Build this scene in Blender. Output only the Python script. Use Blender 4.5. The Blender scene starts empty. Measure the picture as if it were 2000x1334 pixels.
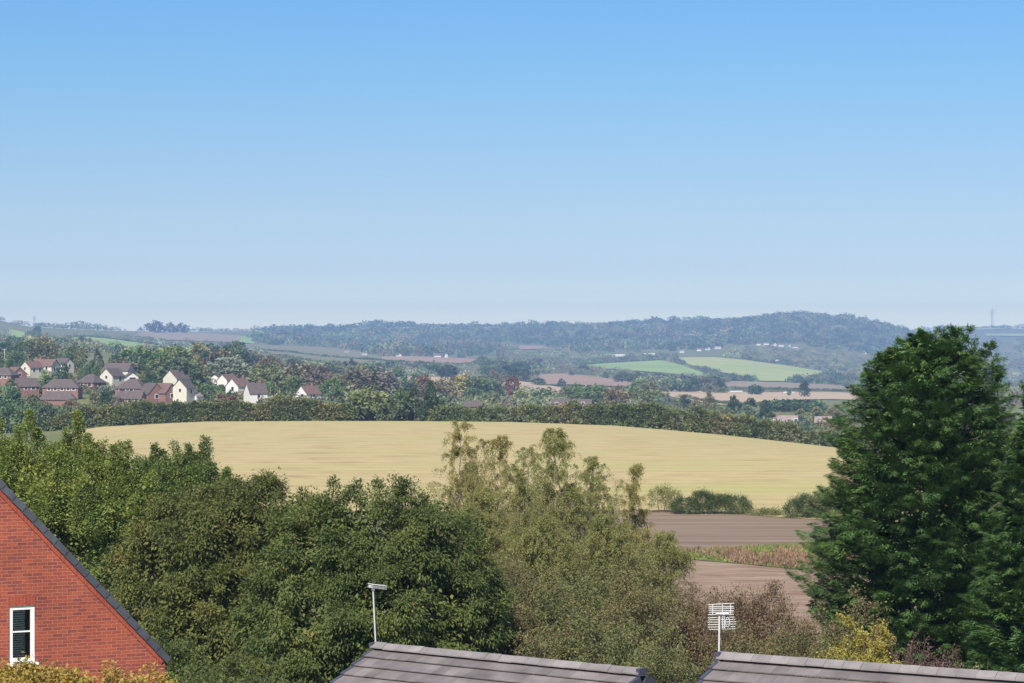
import bpy, math
import numpy as np
from mathutils import Vector, Matrix

rng = np.random.default_rng(11)
scene = bpy.context.scene
COL = scene.collection
F = 5000.0            # focal length in pixels of the 2000 px wide photograph
CAMZ = 12.0           # camera height over the ground beside the near house
rad = math.radians

# ------------------------------------------------------------------ basics
def tag(o, label=None, cat=None, group=None, kind=None):
    if label: o['label'] = label
    if cat: o['category'] = cat
    if group: o['group'] = group
    if kind: o['kind'] = kind
    return o

def empty(name, loc, rz=0.0):
    o = bpy.data.objects.new(name, None)
    o.empty_display_size = 0.3
    o.location = loc
    o.rotation_euler = (0, 0, rz)
    COL.objects.link(o)
    return o

def norm(v):
    return v / np.maximum(np.linalg.norm(v, axis=-1, keepdims=True), 1e-9)

def sph(n, r=None):
    return norm((r or rng).normal(size=(n, 3)))

class MB:
    """collects faces and links them as one mesh object"""
    def __init__(self):
        self.v = []; self.f = []; self.m = []; self.n = 0; self.tint = []
    def add(self, v, f, mi=0, tint=None):
        v = np.asarray(v, float); f = np.asarray(f, int)
        self.v.append(v); self.f.append(f + self.n); self.m.append(np.full(len(f), mi)); self.n += len(v)
        if tint is not None:
            t = np.asarray(tint, float)
            self.tint.append(np.broadcast_to(t, (len(v), 3)) if t.ndim == 1 else t)
        return self
    def box(self, c, s, mi=0, R=None):
        c = np.asarray(c, float); h = np.asarray(s, float) / 2
        v = np.array([[x, y, z] for x in (-1, 1) for y in (-1, 1) for z in (-1, 1)], float) * h
        if R is not None: v = v @ np.asarray(R).T
        f = [[0, 1, 3, 2], [4, 6, 7, 5], [0, 4, 5, 1], [2, 3, 7, 6], [0, 2, 6, 4], [1, 5, 7, 3]]
        return self.add(v + c, f, mi)
    def hexa(self, v8, mi=0):
        # 4 bottom points then 4 top points, both counter-clockwise seen from above
        f = [[3, 2, 1, 0], [4, 5, 6, 7], [0, 1, 5, 4], [1, 2, 6, 5], [2, 3, 7, 6], [3, 0, 4, 7]]
        return self.add(v8, f, mi)
    def poly(self, pts, mi=0):
        return self.add(pts, [list(range(len(pts)))], mi)
    def tube(self, path, radii, sides=6, mi=0):
        path = np.asarray(path, float); n = len(path)
        radii = np.broadcast_to(np.asarray(radii, float), (n,))
        t = np.gradient(path, axis=0); t = norm(t)
        ref = np.tile([0.0, 0.0, 1.0], (n, 1)); ref[np.abs(t[:, 2]) > .9] = (1, 0, 0)
        a = norm(np.cross(t, ref)); b = np.cross(t, a)
        th = np.linspace(0, 2 * np.pi, sides, endpoint=False)
        ring = path[:, None] + radii[:, None, None] * (np.cos(th)[None, :, None] * a[:, None] + np.sin(th)[None, :, None] * b[:, None])
        f = []
        for i in range(n - 1):
            for j in range(sides):
                k = (j + 1) % sides
                f.append([i * sides + j, i * sides + k, (i + 1) * sides + k, (i + 1) * sides + j])
        self.add(ring.reshape(-1, 3), f, mi)
        self.add(np.vstack([ring[0], ring[-1]]), [list(range(sides))[::-1], list(range(sides, 2 * sides))] if sides != 4 else [[3, 2, 1, 0], [4, 5, 6, 7]], mi)
        return self
    def build(self, name, mats, parent=None, smooth=False, loc=None):
        me = bpy.data.meshes.new(name)
        v = np.vstack(self.v)
        li = np.concatenate([f.ravel() for f in self.f])
        sizes = np.concatenate([np.full(len(f), f.shape[1]) for f in self.f])
        me.vertices.add(len(v)); me.vertices.foreach_set('co', v.ravel().astype(np.float32))
        me.loops.add(len(li)); me.loops.foreach_set('vertex_index', li.astype(np.int32))
        me.polygons.add(len(sizes))
        st = np.concatenate([[0], np.cumsum(sizes)[:-1]])
        me.polygons.foreach_set('loop_start', st.astype(np.int32))
        me.polygons.foreach_set('material_index', np.concatenate(self.m).astype(np.int32))
        if self.tint:
            ca = me.color_attributes.new('tint', 'FLOAT_COLOR', 'POINT')
            t = np.vstack(self.tint)
            ca.data.foreach_set('color', np.hstack([t, np.ones((len(t), 1))]).ravel().astype(np.float32))
        me.update(calc_edges=True)
        me.validate()
        me.polygons.foreach_set('use_smooth', np.full(len(sizes), bool(smooth)))
        for m in (mats if isinstance(mats, (list, tuple)) else [mats]):
            me.materials.append(m)
        o = bpy.data.objects.new(name, me)
        COL.objects.link(o)
        if parent: o.parent = parent
        if loc is not None: o.location = loc
        return o

# ------------------------------------------------------------------ materials
def new_mat(name):
    m = bpy.data.materials.new(name); m.use_nodes = True
    nt = m.node_tree; nt.nodes.clear()
    return m, nt, nt.nodes, nt.links

def rgba(c): return (c[0], c[1], c[2], 1.0)

def ramp(N, stops, interp='LINEAR'):
    r = N.new('ShaderNodeValToRGB'); r.color_ramp.interpolation = interp
    e = r.color_ramp.elements
    e[0].position, e[0].color = stops[0][0], rgba(stops[0][1])
    e[1].position, e[1].color = stops[-1][0], rgba(stops[-1][1])
    for p, c in stops[1:-1]:
        k = e.new(p); k.color = rgba(c)
    return r

def foliage_mat(name, cols, scale=0.5, trans=0.3, src=None, rough=0.55, var=0.5, spec=0.25):
    """cols: stops through which each leaf is picked; src None | 'object' | 'tint' multiplies a base colour"""
    m, nt, N, L = new_mat(name)
    geo = N.new('ShaderNodeNewGeometry')
    tc = N.new('ShaderNodeTexCoord')
    ns = N.new('ShaderNodeTexNoise'); ns.inputs['Scale'].default_value = scale; ns.inputs['Detail'].default_value = 2
    L.new(tc.outputs['Object'], ns.inputs['Vector'])
    mx = N.new('ShaderNodeMath'); mx.operation = 'MULTIPLY_ADD'
    L.new(geo.outputs['Random Per Island'], mx.inputs[0]); mx.inputs[1].default_value = var
    sb = N.new('ShaderNodeMath'); sb.operation = 'MULTIPLY_ADD'
    L.new(ns.outputs['Fac'], sb.inputs[0]); sb.inputs[1].default_value = 2.0 * (1 - var); sb.inputs[2].default_value = -0.5 * (1 - var)
    L.new(sb.outputs[0], mx.inputs[2])
    r = ramp(N, cols)
    L.new(mx.outputs[0], r.inputs['Fac'])
    colr = r.outputs['Color']
    if src:
        mul = N.new('ShaderNodeMix'); mul.data_type = 'RGBA'; mul.blend_type = 'MULTIPLY'; mul.inputs['Factor'].default_value = 1
        if src == 'object':
            oi = N.new('ShaderNodeObjectInfo'); L.new(oi.outputs['Color'], mul.inputs['A'])
        else:
            at = N.new('ShaderNodeAttribute'); at.attribute_name = 'tint'; L.new(at.outputs['Color'], mul.inputs['A'])
        L.new(colr, mul.inputs['B']); colr = mul.outputs['Result']
    p = N.new('ShaderNodeBsdfPrincipled'); L.new(colr, p.inputs['Base Color'])
    p.inputs['Roughness'].default_value = rough; p.inputs['Specular IOR Level'].default_value = spec
    t = N.new('ShaderNodeBsdfTranslucent')
    hs = N.new('ShaderNodeHueSaturation'); hs.inputs['Hue'].default_value = 0.485; hs.inputs['Saturation'].default_value = 1.1; hs.inputs['Value'].default_value = 1.2
    L.new(colr, hs.inputs['Color']); L.new(hs.outputs['Color'], t.inputs['Color'])
    mix = N.new('ShaderNodeMixShader'); mix.inputs[0].default_value = trans
    L.new(p.outputs[0], mix.inputs[1]); L.new(t.outputs[0], mix.inputs[2])
    o = N.new('ShaderNodeOutputMaterial'); L.new(mix.outputs[0], o.inputs['Surface'])
    return m

def plain_mat(name, col, rough=0.7, metal=0.0, noise=0.15, scale=4.0, island=0.0, spec=0.4, bump=0.0):
    m, nt, N, L = new_mat(name)
    tc = N.new('ShaderNodeTexCoord'); ns = N.new('ShaderNodeTexNoise')
    ns.inputs['Scale'].default_value = scale; ns.inputs['Detail'].default_value = 5
    L.new(tc.outputs['Object'], ns.inputs['Vector'])
    mr = N.new('ShaderNodeMapRange'); mr.inputs['To Min'].default_value = 1 - 2 * noise; mr.inputs['To Max'].default_value = 1 + 2 * noise
    L.new(ns.outputs['Fac'], mr.inputs['Value'])
    val = mr.outputs[0]
    if island:
        g = N.new('ShaderNodeNewGeometry')
        m2 = N.new('ShaderNodeMapRange'); m2.inputs['To Min'].default_value = 1 - island; m2.inputs['To Max'].default_value = 1 + island
        L.new(g.outputs['Random Per Island'], m2.inputs['Value'])
        mm = N.new('ShaderNodeMath'); mm.operation = 'MULTIPLY'; L.new(val, mm.inputs[0]); L.new(m2.outputs[0], mm.inputs[1]); val = mm.outputs[0]
    mul = N.new('ShaderNodeVectorMath'); mul.operation = 'SCALE'; mul.inputs[0].default_value = col
    L.new(val, mul.inputs['Scale'])
    p = N.new('ShaderNodeBsdfPrincipled'); L.new(mul.outputs[0], p.inputs['Base Color'])
    p.inputs['Roughness'].default_value = rough; p.inputs['Metallic'].default_value = metal; p.inputs['Specular IOR Level'].default_value = spec
    if bump:
        b = N.new('ShaderNodeBump'); b.inputs['Strength'].default_value = bump; L.new(ns.outputs['Fac'], b.inputs['Height']); L.new(b.outputs[0], p.inputs['Normal'])
    o = N.new('ShaderNodeOutputMaterial'); L.new(p.outputs[0], o.inputs['Surface'])
    return m

def brick_mat(name, c1, c2, mortar, vertical=False):
    m, nt, N, L = new_mat(name)
    tc = N.new('ShaderNodeTexCoord'); sp = N.new('ShaderNodeSeparateXYZ'); L.new(tc.outputs['Object'], sp.inputs[0])
    ad = N.new('ShaderNodeMath'); L.new(sp.outputs['X'], ad.inputs[0]); L.new(sp.outputs['Y'], ad.inputs[1])
    cb = N.new('ShaderNodeCombineXYZ')
    if vertical:
        L.new(sp.outputs['Z'], cb.inputs['X']); L.new(ad.outputs[0], cb.inputs['Y'])
    else:
        L.new(ad.outputs[0], cb.inputs['X']); L.new(sp.outputs['Z'], cb.inputs['Y'])
    b = N.new('ShaderNodeTexBrick'); L.new(cb.outputs[0], b.inputs['Vector'])
    b.inputs['Scale'].default_value = 1.0; b.inputs['Brick Width'].default_value = 0.225; b.inputs['Row Height'].default_value = 0.075
    b.inputs['Mortar Size'].default_value = 0.0055; b.inputs['Mortar Smooth'].default_value = 0.3
    b.inputs['Color1'].default_value = rgba(c1); b.inputs['Color2'].default_value = rgba(c2); b.inputs['Mortar'].default_value = rgba(mortar); b.inputs['Bias'].default_value = -0.15
    ns = N.new('ShaderNodeTexNoise'); ns.inputs['Scale'].default_value = 0.9; ns.inputs['Detail'].default_value = 6; L.new(tc.outputs['Object'], ns.inputs['Vector'])
    n2 = N.new('ShaderNodeTexNoise'); n2.inputs['Scale'].default_value = 30; n2.inputs['Detail'].default_value = 3; L.new(tc.outputs['Object'], n2.inputs['Vector'])
    a = N.new('ShaderNodeMath'); L.new(ns.outputs['Fac'], a.inputs[0]); L.new(n2.outputs['Fac'], a.inputs[1])
    mr = N.new('ShaderNodeMapRange'); mr.inputs['From Min'].default_value = .6; mr.inputs['From Max'].default_value = 1.4; mr.inputs['To Min'].default_value = .62; mr.inputs['To Max'].default_value = 1.36
    L.new(a.outputs[0], mr.inputs['Value'])
    mul = N.new('ShaderNodeVectorMath'); mul.operation = 'SCALE'; L.new(b.outputs['Color'], mul.inputs[0]); L.new(mr.outputs[0], mul.inputs['Scale'])
    p = N.new('ShaderNodeBsdfPrincipled'); L.new(mul.outputs[0], p.inputs['Base Color']); p.inputs['Roughness'].default_value = .85; p.inputs['Specular IOR Level'].default_value = .2
    bp = N.new('ShaderNodeBump'); bp.inputs['Strength'].default_value = .4; bp.inputs['Distance'].default_value = .01; bp.invert = True
    L.new(b.outputs['Fac'], bp.inputs['Height']); L.new(bp.outputs[0], p.inputs['Normal'])
    o = N.new('ShaderNodeOutputMaterial'); L.new(p.outputs[0], o.inputs['Surface'])
    return m

def field_mat(name, stops, streak=(0.02, 0.3), scale=1.0, detail=6, wave=0.0, bump=0.0, patch=None, rows=None):
    """noise stretched along X so that drilled and cut rows show; patch: (colour, world-x scale) soft weedy areas"""
    m, nt, N, L = new_mat(name)
    tc = N.new('ShaderNodeTexCoord'); mp = N.new('ShaderNodeMapping')
    mp.inputs['Scale'].default_value = (streak[0], streak[1], 0.0)
    L.new(tc.outputs['Object'], mp.inputs['Vector'])
    ns = N.new('ShaderNodeTexNoise'); ns.inputs['Scale'].default_value = scale; ns.inputs['Detail'].default_value = detail; ns.inputs['Roughness'].default_value = .65
    ns.inputs['Distortion'].default_value = .4
    L.new(mp.outputs[0], ns.inputs['Vector'])
    r = ramp(N, stops); L.new(ns.outputs['Fac'], r.inputs['Fac'])
    colr = r.outputs['Color']
    if patch:
        n2 = N.new('ShaderNodeTexNoise'); n2.inputs['Scale'].default_value = patch[1]; n2.inputs['Detail'].default_value = 4
        mp2 = N.new('ShaderNodeMapping'); mp2.inputs['Scale'].default_value = (1, 2.5, 0); L.new(tc.outputs['Object'], mp2.inputs['Vector']); L.new(mp2.outputs[0], n2.inputs['Vector'])
        mr = N.new('ShaderNodeMapRange'); mr.inputs['From Min'].default_value = .5; mr.inputs['From Max'].default_value = .72; mr.inputs['To Max'].default_value = patch[2]
        L.new(n2.outputs['Fac'], mr.inputs['Value'])
        mx = N.new('ShaderNodeMix'); mx.data_type = 'RGBA'; mx.inputs['B'].default_value = rgba(patch[0]); L.new(mr.outputs[0], mx.inputs['Factor']); L.new(colr, mx.inputs['A'])
        colr = mx.outputs['Result']
    if rows:
        mr3 = N.new('ShaderNodeMapping'); mr3.inputs['Rotation'].default_value = (0, 0, rows[2]); L.new(tc.outputs['Object'], mr3.inputs['Vector'])
        wv = N.new('ShaderNodeTexWave'); wv.bands_direction = 'Y'; wv.inputs['Scale'].default_value = .314 / rows[0]; wv.inputs['Distortion'].default_value = rows[3]; wv.inputs['Detail'].default_value = 3; wv.inputs['Detail Scale'].default_value = rows[4]
        L.new(mr3.outputs[0], wv.inputs['Vector'])
        wm = N.new('ShaderNodeMapRange'); wm.inputs['To Min'].default_value = 1 - rows[1]; wm.inputs['To Max'].default_value = 1 + rows[1] * .6; L.new(wv.outputs['Fac'], wm.inputs['Value'])
        ws = N.new('ShaderNodeVectorMath'); ws.operation = 'SCALE'; L.new(colr, ws.inputs[0]); L.new(wm.outputs[0], ws.inputs['Scale']); colr = ws.outputs[0]
    p = N.new('ShaderNodeBsdfPrincipled'); L.new(colr, p.inputs['Base Color']); p.inputs['Roughness'].default_value = .9; p.inputs['Specular IOR Level'].default_value = .1
    if bump:
        b = N.new('ShaderNodeBump'); b.inputs['Strength'].default_value = bump; b.inputs['Distance'].default_value = .3; L.new(ns.outputs['Fac'], b.inputs['Height']); L.new(b.outputs[0], p.inputs['Normal'])
    o = N.new('ShaderNodeOutputMaterial'); L.new(p.outputs[0], o.inputs['Surface'])
    return m

M = {}
M['brick'] = brick_mat('red_brick', (.325, .078, .043), (.18, .048, .045), (.37, .18, .13))
M['soldier'] = brick_mat('soldier_brick', (.32, .065, .038), (.26, .055, .034), (.28, .12, .09), True)
M['verge'] = plain_mat('slate_verge', (.060, .068, .085), .6, noise=.2, scale=6, island=.15)
M['slate'] = plain_mat('slate_tile', (.065, .07, .085), .65, noise=.2, scale=3, island=.2)
M['tile'] = plain_mat('brown_tile', (.165, .145, .142), .62, noise=.32, scale=1.7, island=.17, bump=.05)
M['ridge'] = plain_mat('ridge_tile', (.21, .19, .187), .65, noise=.2, scale=3, island=.12)
M['verge_blue'] = plain_mat('dark_verge', (.055, .06, .085), .55, noise=.15, scale=5, island=.1)
M['upvc'] = plain_mat('white_plastic', (.78, .78, .77), .35, noise=.03)
M['alu'] = plain_mat('grey_aluminium', (.50, .51, .51), .5, metal=.0, noise=.08, scale=30)
M['blind'] = plain_mat('pale_blind', (.55, .55, .52), .6, noise=.05)
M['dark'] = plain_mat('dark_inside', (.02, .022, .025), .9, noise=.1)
M['bark'] = plain_mat('bark', (.085, .065, .048), .9, noise=.3, scale=6, bump=.3)
M['birch_bark'] = plain_mat('birch_bark', (.13, .10, .08), .85, noise=.3, scale=5)
M['twig'] = plain_mat('twig', (.12, .075, .06), .9, noise=.2, scale=8)
M['cream'] = plain_mat('cream_render', (.53, .49, .41), .8, noise=.06, scale=.6)
M['white_render'] = plain_mat('white_render', (.62, .60, .565), .8, noise=.05, scale=.6)
M['far_brick'] = plain_mat('distant_brick', (.22, .115, .095), .9, noise=.15, scale=1.5)
M['roof_purple'] = plain_mat('purple_brown_roof', (.098, .075, .071), .8, noise=.2, scale=1.0)
M['roof_red'] = plain_mat('red_roof', (.145, .088, .074), .8, noise=.2, scale=1.0)
M['roof_grey'] = plain_mat('grey_roof', (.24, .19, .18), .8, noise=.2, scale=1.0)
M['shed'] = plain_mat('pale_sheet', (.70, .68, .64), .6, noise=.08, scale=.2)
M['steel'] = plain_mat('pylon_steel', (.33, .34, .36), .6, noise=.05)

def glass_mat():
    m, nt, N, L = new_mat('window_glass')
    g = N.new('ShaderNodeBsdfGlossy'); g.inputs['Roughness'].default_value = .03; g.inputs['Color'].default_value = (.9, .95, .95, 1)
    t = N.new('ShaderNodeBsdfTransparent'); t.inputs['Color'].default_value = (.86, .9, .88, 1)
    fr = N.new('ShaderNodeFresnel'); fr.inputs['IOR'].default_value = 1.6
    mx = N.new('ShaderNodeMixShader'); L.new(fr.outputs[0], mx.inputs[0]); L.new(t.outputs[0], mx.inputs[1]); L.new(g.outputs[0], mx.inputs[2])
    o = N.new('ShaderNodeOutputMaterial'); L.new(mx.outputs[0], o.inputs['Surface'])
    return m
M['glass'] = glass_mat()

# ------------------------------------------------------------------ terrain
def pchip(x, y, xi):
    """monotone cubic; y may have trailing axes"""
    x = np.asarray(x, float); y = np.asarray(y, float); xi = np.asarray(xi, float)
    h = np.diff(x); d = np.diff(y, axis=0) / h.reshape(-1, *([1] * (y.ndim - 1)))
    m = np.zeros_like(y); hh = h.reshape(-1, *([1] * (y.ndim - 1)))
    w1 = 2 * hh[1:] + hh[:-1]; w2 = hh[1:] + 2 * hh[:-1]
    s = d[:-1] * d[1:] > 0
    with np.errstate(divide='ignore', invalid='ignore'):
        mm = (w1 + w2) / (w1 / d[:-1] + w2 / d[1:])
    m[1:-1] = np.where(s, mm, 0); m[0] = d[0]; m[-1] = d[-1]
    xi = np.clip(xi, x[0], x[-1])
    i = np.clip(np.searchsorted(x, xi) - 1, 0, len(x) - 2)
    sh = (-1,) + (1,) * (y.ndim - 1)
    t = ((xi - x[i]) / h[i]).reshape(sh); H = h[i].reshape(sh)
    return (2 * t**3 - 3 * t**2 + 1) * y[i] + (t**3 - 2 * t**2 + t) * H * m[i] + (-2 * t**3 + 3 * t**2) * y[i + 1] + (t**3 - t**2) * H * m[i + 1]

TC = [-400, 0, 60, 200, 400, 600, 800, 1000, 1200, 1400, 1540, 1650, 1750, 1850, 2000, 2400]
TR = {
    20: 3667, 56: 1738, 90: 1345, 150: 1180, 190: 1087, 262: 1005, 400: 900,
    650: [890, 852, 847, 835, 825, 824, 824, 826, 833, 850, 865, 878, 890, 905, 930, 980],
    800: [808, 802, 802, 803, 807, 818, 838, 842, 848, 862, 872, 882, 892, 900, 910, 930],
    1000: [750, 742, 741, 743, 750, 772, 798, 806, 812, 820, 826, 830, 836, 842, 850, 860],
    1200: [725, 719, 718, 722, 732, 756, 785, 795, 800, 806, 810, 813, 817, 821, 829, 839],
    1500: [708, 702, 702, 706, 718, 740, 767, 780, 785, 788, 791, 794, 797, 799, 804, 812],
    2000: [692, 687, 687, 692, 705, 726, 746, 762, 770, 775, 778, 781, 784, 786, 788, 792],
    2600: [675, 672, 672, 680, 695, 711, 727, 742, 752, 760, 763, 766, 769, 771, 774, 778],
    3500: [652, 654, 656, 667, 684, 696, 709, 722, 731, 738, 743, 747, 750, 753, 757, 761],
    4500: [632, 640, 645, 656, 670, 684, 693, 702, 704, 703, 716, 730, 738, 742, 745, 748],
    5200: [618, 632, 640, 648, 661, 676, 684, 690, 689, 684, 690, 700, 716, 724, 728, 732],
    6000: [606, 628, 638, 645, 653, 664, 672, 674, 672, 671, 672, 678, 698, 706, 710, 714],
    7500: [596, 627, 644, 647, 648, 643, 640, 639, 635, 630, 615, 625, 643, 660, 668, 672],
    8500: [602, 634, 650, 653, 655, 651, 648, 647, 643, 638, 623, 633, 650, 652, 654, 656],
    10000: [620, 645, 655, 660, 662, 660, 660, 660, 655, 650, 640, 645, 650, 643, 642, 642],
    11500: 668,
}
PXG = np.arange(-760, 2761, 10.0)
TY = np.array(sorted(TR)); lY = np.log(TY)
rows = []
for y in TY:
    r = TR[y]
    r = np.full(len(TC), float(r)) if not isinstance(r, list) else np.array(r, float)
    rows.append(CAMZ - (pchip(TC, r, PXG) - 667) / F * y)
ZK = np.array(rows)                                # knots x px
YG = np.exp(np.linspace(math.log(20), math.log(11500), 420))
ZG = pchip(lY, ZK, np.log(YG))                     # fine table: Y x px
def gz_px(px, Y):
    px = np.asarray(px, float); Y = np.asarray(Y, float)
    a = np.clip((px - PXG[0]) / 10.0, 0, len(PXG) - 1.001); b = np.clip((np.log(Y) - math.log(20)) / (math.log(11500) - math.log(20)) * 419, 0, 418.999)
    i = a.astype(int); j = b.astype(int); fa = a - i; fb = b - j
    return (ZG[j, i] * (1 - fa) + ZG[j, i + 1] * fa) * (1 - fb) + (ZG[j + 1, i] * (1 - fa) + ZG[j + 1, i + 1] * fa) * fb
def gz(x, y):
    y = np.maximum(np.asarray(y, float), 20.0)
    return gz_px(1000 + F * np.asarray(x) / y, y)
def y_at(px, py, lo=900, hi=8200):
    """distance at which the ground seen in direction px shows at height py"""
    Y = np.exp(np.linspace(math.log(lo), math.log(hi), 600))
    q = 667 + (CAMZ - gz_px(np.full(600, px), Y)) / Y * F
    k = np.nonzero(q <= py)[0]
    return float(Y[k[0]]) if len(k) else float(hi)
def at(px, Y):
    return np.array([(px - 1000) / F * Y, Y, float(gz_px(px, Y))])

def grid_faces(nr, nc):
    i, j = np.meshgrid(np.arange(nr - 1), np.arange(nc - 1), indexing='ij')
    a = (i * nc + j).ravel()
    return np.stack([a, a + 1, a + nc + 1, a + nc], 1)

# ground sheet
ground_mat = field_mat('rough_grass', [(.3, (.17, .15, .075)), (.45, (.14, .16, .06)), (.6, (.20, .19, .09)), (.75, (.22, .17, .11))], (.012, .012), 1.0, 8, patch=((.10, .125, .05), .004, .8))
pg = PXG; yg = YG
PX, YY = np.meshgrid(pg, yg)
ZZ = gz_px(PX, YY)
mb = MB(); mb.add(np.stack([(PX - 1000) / F * YY, YY, ZZ], -1).reshape(-1, 3), grid_faces(len(yg), len(pg)))
g = mb.build('terrain', ground_mat, smooth=True)
tag(g, 'valley ground of rough grass rising to the wooded hills', 'terrain', kind='structure')
mb = MB(); mb.add([[-90, -60, -.05], [90, -60, -.05], [90, 60, -.05], [-90, 60, -.05]], [[0, 1, 2, 3]])
g = mb.build('ground', field_mat('garden_soil', [(.35, (.06, .075, .03)), (.6, (.10, .09, .05)), (.8, (.12, .09, .06))], (.4, .4), 1.0), None)
tag(g, 'garden ground under the near houses and shrubs', 'ground', kind='structure')

# ------------------------------------------------------------------ fields draped on the terrain
FIELDS = []
def field(label, pts, mat, lo=900, hi=8200, keep=True, rows_n=24, off=3e-4):
    pts = sorted(pts)
    x = np.array([p[0] for p in pts], float); t = np.array([p[1] for p in pts], float); b = np.array([p[2] for p in pts], float)
    xs = np.linspace(x[0], x[-1], max(8, int((x[-1] - x[0]) / 5)))
    tt = np.interp(xs, x, t); bb = np.interp(xs, x, b)
    V = np.zeros((rows_n, len(xs), 3))
    Y = np.exp(np.linspace(math.log(lo), math.log(hi), 900))
    for i, px in enumerate(xs):
        q = np.minimum.accumulate(667 + (CAMZ - gz_px(np.full(900, px), Y)) / Y * F)
        ys = np.interp(-np.linspace(bb[i], max(tt[i], q[-1]), rows_n), -q, Y)
        V[:, i, 0] = (px - 1000) / F * ys; V[:, i, 1] = ys; V[:, i, 2] = gz_px(np.full(rows_n, px), ys) + .03 + off * ys
    mb = MB(); mb.add(V.reshape(-1, 3), grid_faces(rows_n, len(xs)))
    o = mb.build('field', mat, smooth=True)
    tag(o, label, 'field', kind='structure')
    if keep: FIELDS.append((x, t, b))
    return o
def in_field(px, py, m=0.0):
    for x, t, b in FIELDS:
        if x[0] - m <= px <= x[-1] + m:
            if np.interp(px, x, t) - m < py < np.interp(px, x, b) + m: return True
    return False

stub = field_mat('stubble', [(.30, (.335, .25, .125)), (.42, (.405, .318, .155)), (.50, (.435, .348, .17)), (.58, (.455, .368, .185)), (.72, (.41, .315, .155))], (.11, .13), 1.0, 9, patch=((.37, .365, .13), .010, .7), bump=.5, rows=(9.0, .055, .06, 6.0, .3))
plough = field_mat('plough', [(.36, (.17, .112, .078)), (.5, (.228, .167, .118)), (.64, (.28, .21, .152))], (.03, .5), 1.0, 7, bump=.3, rows=(2.4, .14, -.05, 2.0, .5))
plough2 = field_mat('harrowed', [(.36, (.22, .14, .10)), (.5, (.275, .196, .138)), (.64, (.33, .24, .168))], (.25, .4), 1.0, 8, bump=.4, rows=(1.6, .10, .2, 3.0, .6))
verge_grass = field_mat('verge_grass', [(.3, (.10, .12, .04)), (.5, (.17, .20, .055)), (.62, (.15, .13, .06)), (.8, (.22, .24, .07))], (.12, .25), 1.0, 6)
F_TAN = field_mat('tan_field', [(.3, (.36, .26, .17)), (.5, (.44, .33, .22)), (.7, (.50, .38, .26))], (.004, .012), 1.0, 5)
F_RED = field_mat('red_soil', [(.3, (.27, .175, .12)), (.5, (.33, .22, .155)), (.7, (.38, .265, .185))], (.004, .012), 1.0, 5)
F_BRN = field_mat('brown_soil', [(.3, (.22, .175, .115)), (.5, (.28, .225, .15)), (.7, (.33, .27, .175))], (.004, .012), 1.0, 5)
F_GRN = field_mat('green_crop', [(.3, (.19, .29, .09)), (.5, (.25, .35, .11)), (.7, (.31, .38, .13))], (.003, .010), 1.0, 5)
F_YEL = field_mat('yellowed_grass', [(.3, (.34, .37, .13)), (.48, (.40, .39, .15)), (.56, (.28, .37, .12)), (.7, (.44, .40, .17))], (.0015, .006), 1.0, 5)
F_SCR = field_mat('heath', [(.3, (.15, .16, .075)), (.5, (.20, .185, .10)), (.7, (.25, .22, .12))], (.01, .015), 1.0, 6)

field('pale gold stubble field rising to the long hedge', [(128, 848, 868), (150, 844, 1000), (200, 836, 1003), (400, 826, 1003), (600, 825, 1003), (800, 825, 1003), (1000, 827, 1001), (1200, 834, 1000), (1300, 842, 1000), (1400, 851, 1003), (1540, 866, 1014), (1650, 879, 1020), (1750, 892, 1026), (2000, 930, 1040)], stub, 100, 648, rows_n=60, off=5e-4)
field('bare brown ploughed field below the stubble', [(1000, 998, 1087), (1200, 999, 1084), (1300, 999, 1080), (1400, 1002, 1073), (1450, 1006, 1068), (1540, 1013, 1063), (1600, 1016, 1060), (1800, 1027, 1054)], plough, 60, 640, rows_n=40)
field('strip of rough green grass between the bare fields', [(1150, 1086, 1100), (1300, 1079, 1092), (1340, 1077, 1094), (1450, 1067, 1103), (1600, 1059, 1118), (1800, 1053, 1135)], verge_grass, 60, 640)
field('bare pinkish brown soil below the grass strip', [(1000, 1090, 1240), (1300, 1093, 1240), (1340, 1095, 1240), (1450, 1104, 1240), (1600, 1119, 1240), (1800, 1136, 1240)], plough2, 60, 640, rows_n=30)

field('small green field under the hill at the skyline trees', [(18, 646, 652), (25, 645, 660), (48, 650, 660)], F_GRN)
field('long green sloping field above the village with a dark hedge', [(140, 661, 665), (165, 659, 672), (205, 662, 679), (250, 668, 682), (318, 677, 682)], F_GRN)
field('pale green strip among the trees above the cream houses', [(178, 677, 682), (205, 681, 684)], F_YEL)
field('small pale green field behind the round green tree', [(308, 690, 699), (330, 690, 701), (366, 691, 700)], F_YEL)
field('brown stubble slope under the ridge line trees', [(270, 651, 658), (300, 649, 664), (400, 652, 668), (470, 657, 670)], F_BRN)
field('light green corner of the brown slope under the wood', [(464, 658, 669), (497, 659, 673)], F_GRN)
field('narrow bright green field between the blue green trees', [(466, 695, 700), (480, 695, 704), (498, 696, 702)], F_GRN)
field('narrow green strip running down from the brown heath', [(582, 704, 707), (610, 706, 713), (650, 714, 719)], F_GRN)
field('brown heath slope under the big wood', [(470, 672, 682), (520, 675, 690), (600, 678, 704), (680, 684, 712), (745, 698, 712)], F_SCR)
field('pinkish bare field below the wood', [(745, 698, 703), (800, 697, 709), (860, 699, 712), (940, 703, 709)], F_RED)
field('tan strip in the valley behind the blue trees', [(735, 736, 744), (800, 736, 747), (880, 738, 748), (915, 740, 745)], F_TAN)
field('tan field behind the red brown tree', [(968, 744, 752), (1000, 745, 760), (1040, 747, 772), (1095, 758, 774)], F_TAN)
field('red brown ploughed field beyond the tan field', [(1050, 733, 752), (1100, 731, 752), (1170, 738, 754), (1240, 748, 757)], F_RED)
field('dark pink strip of soil at the foot of the wood', [(975, 675, 681), (1020, 676, 684), (1072, 678, 682)], F_RED)
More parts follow.
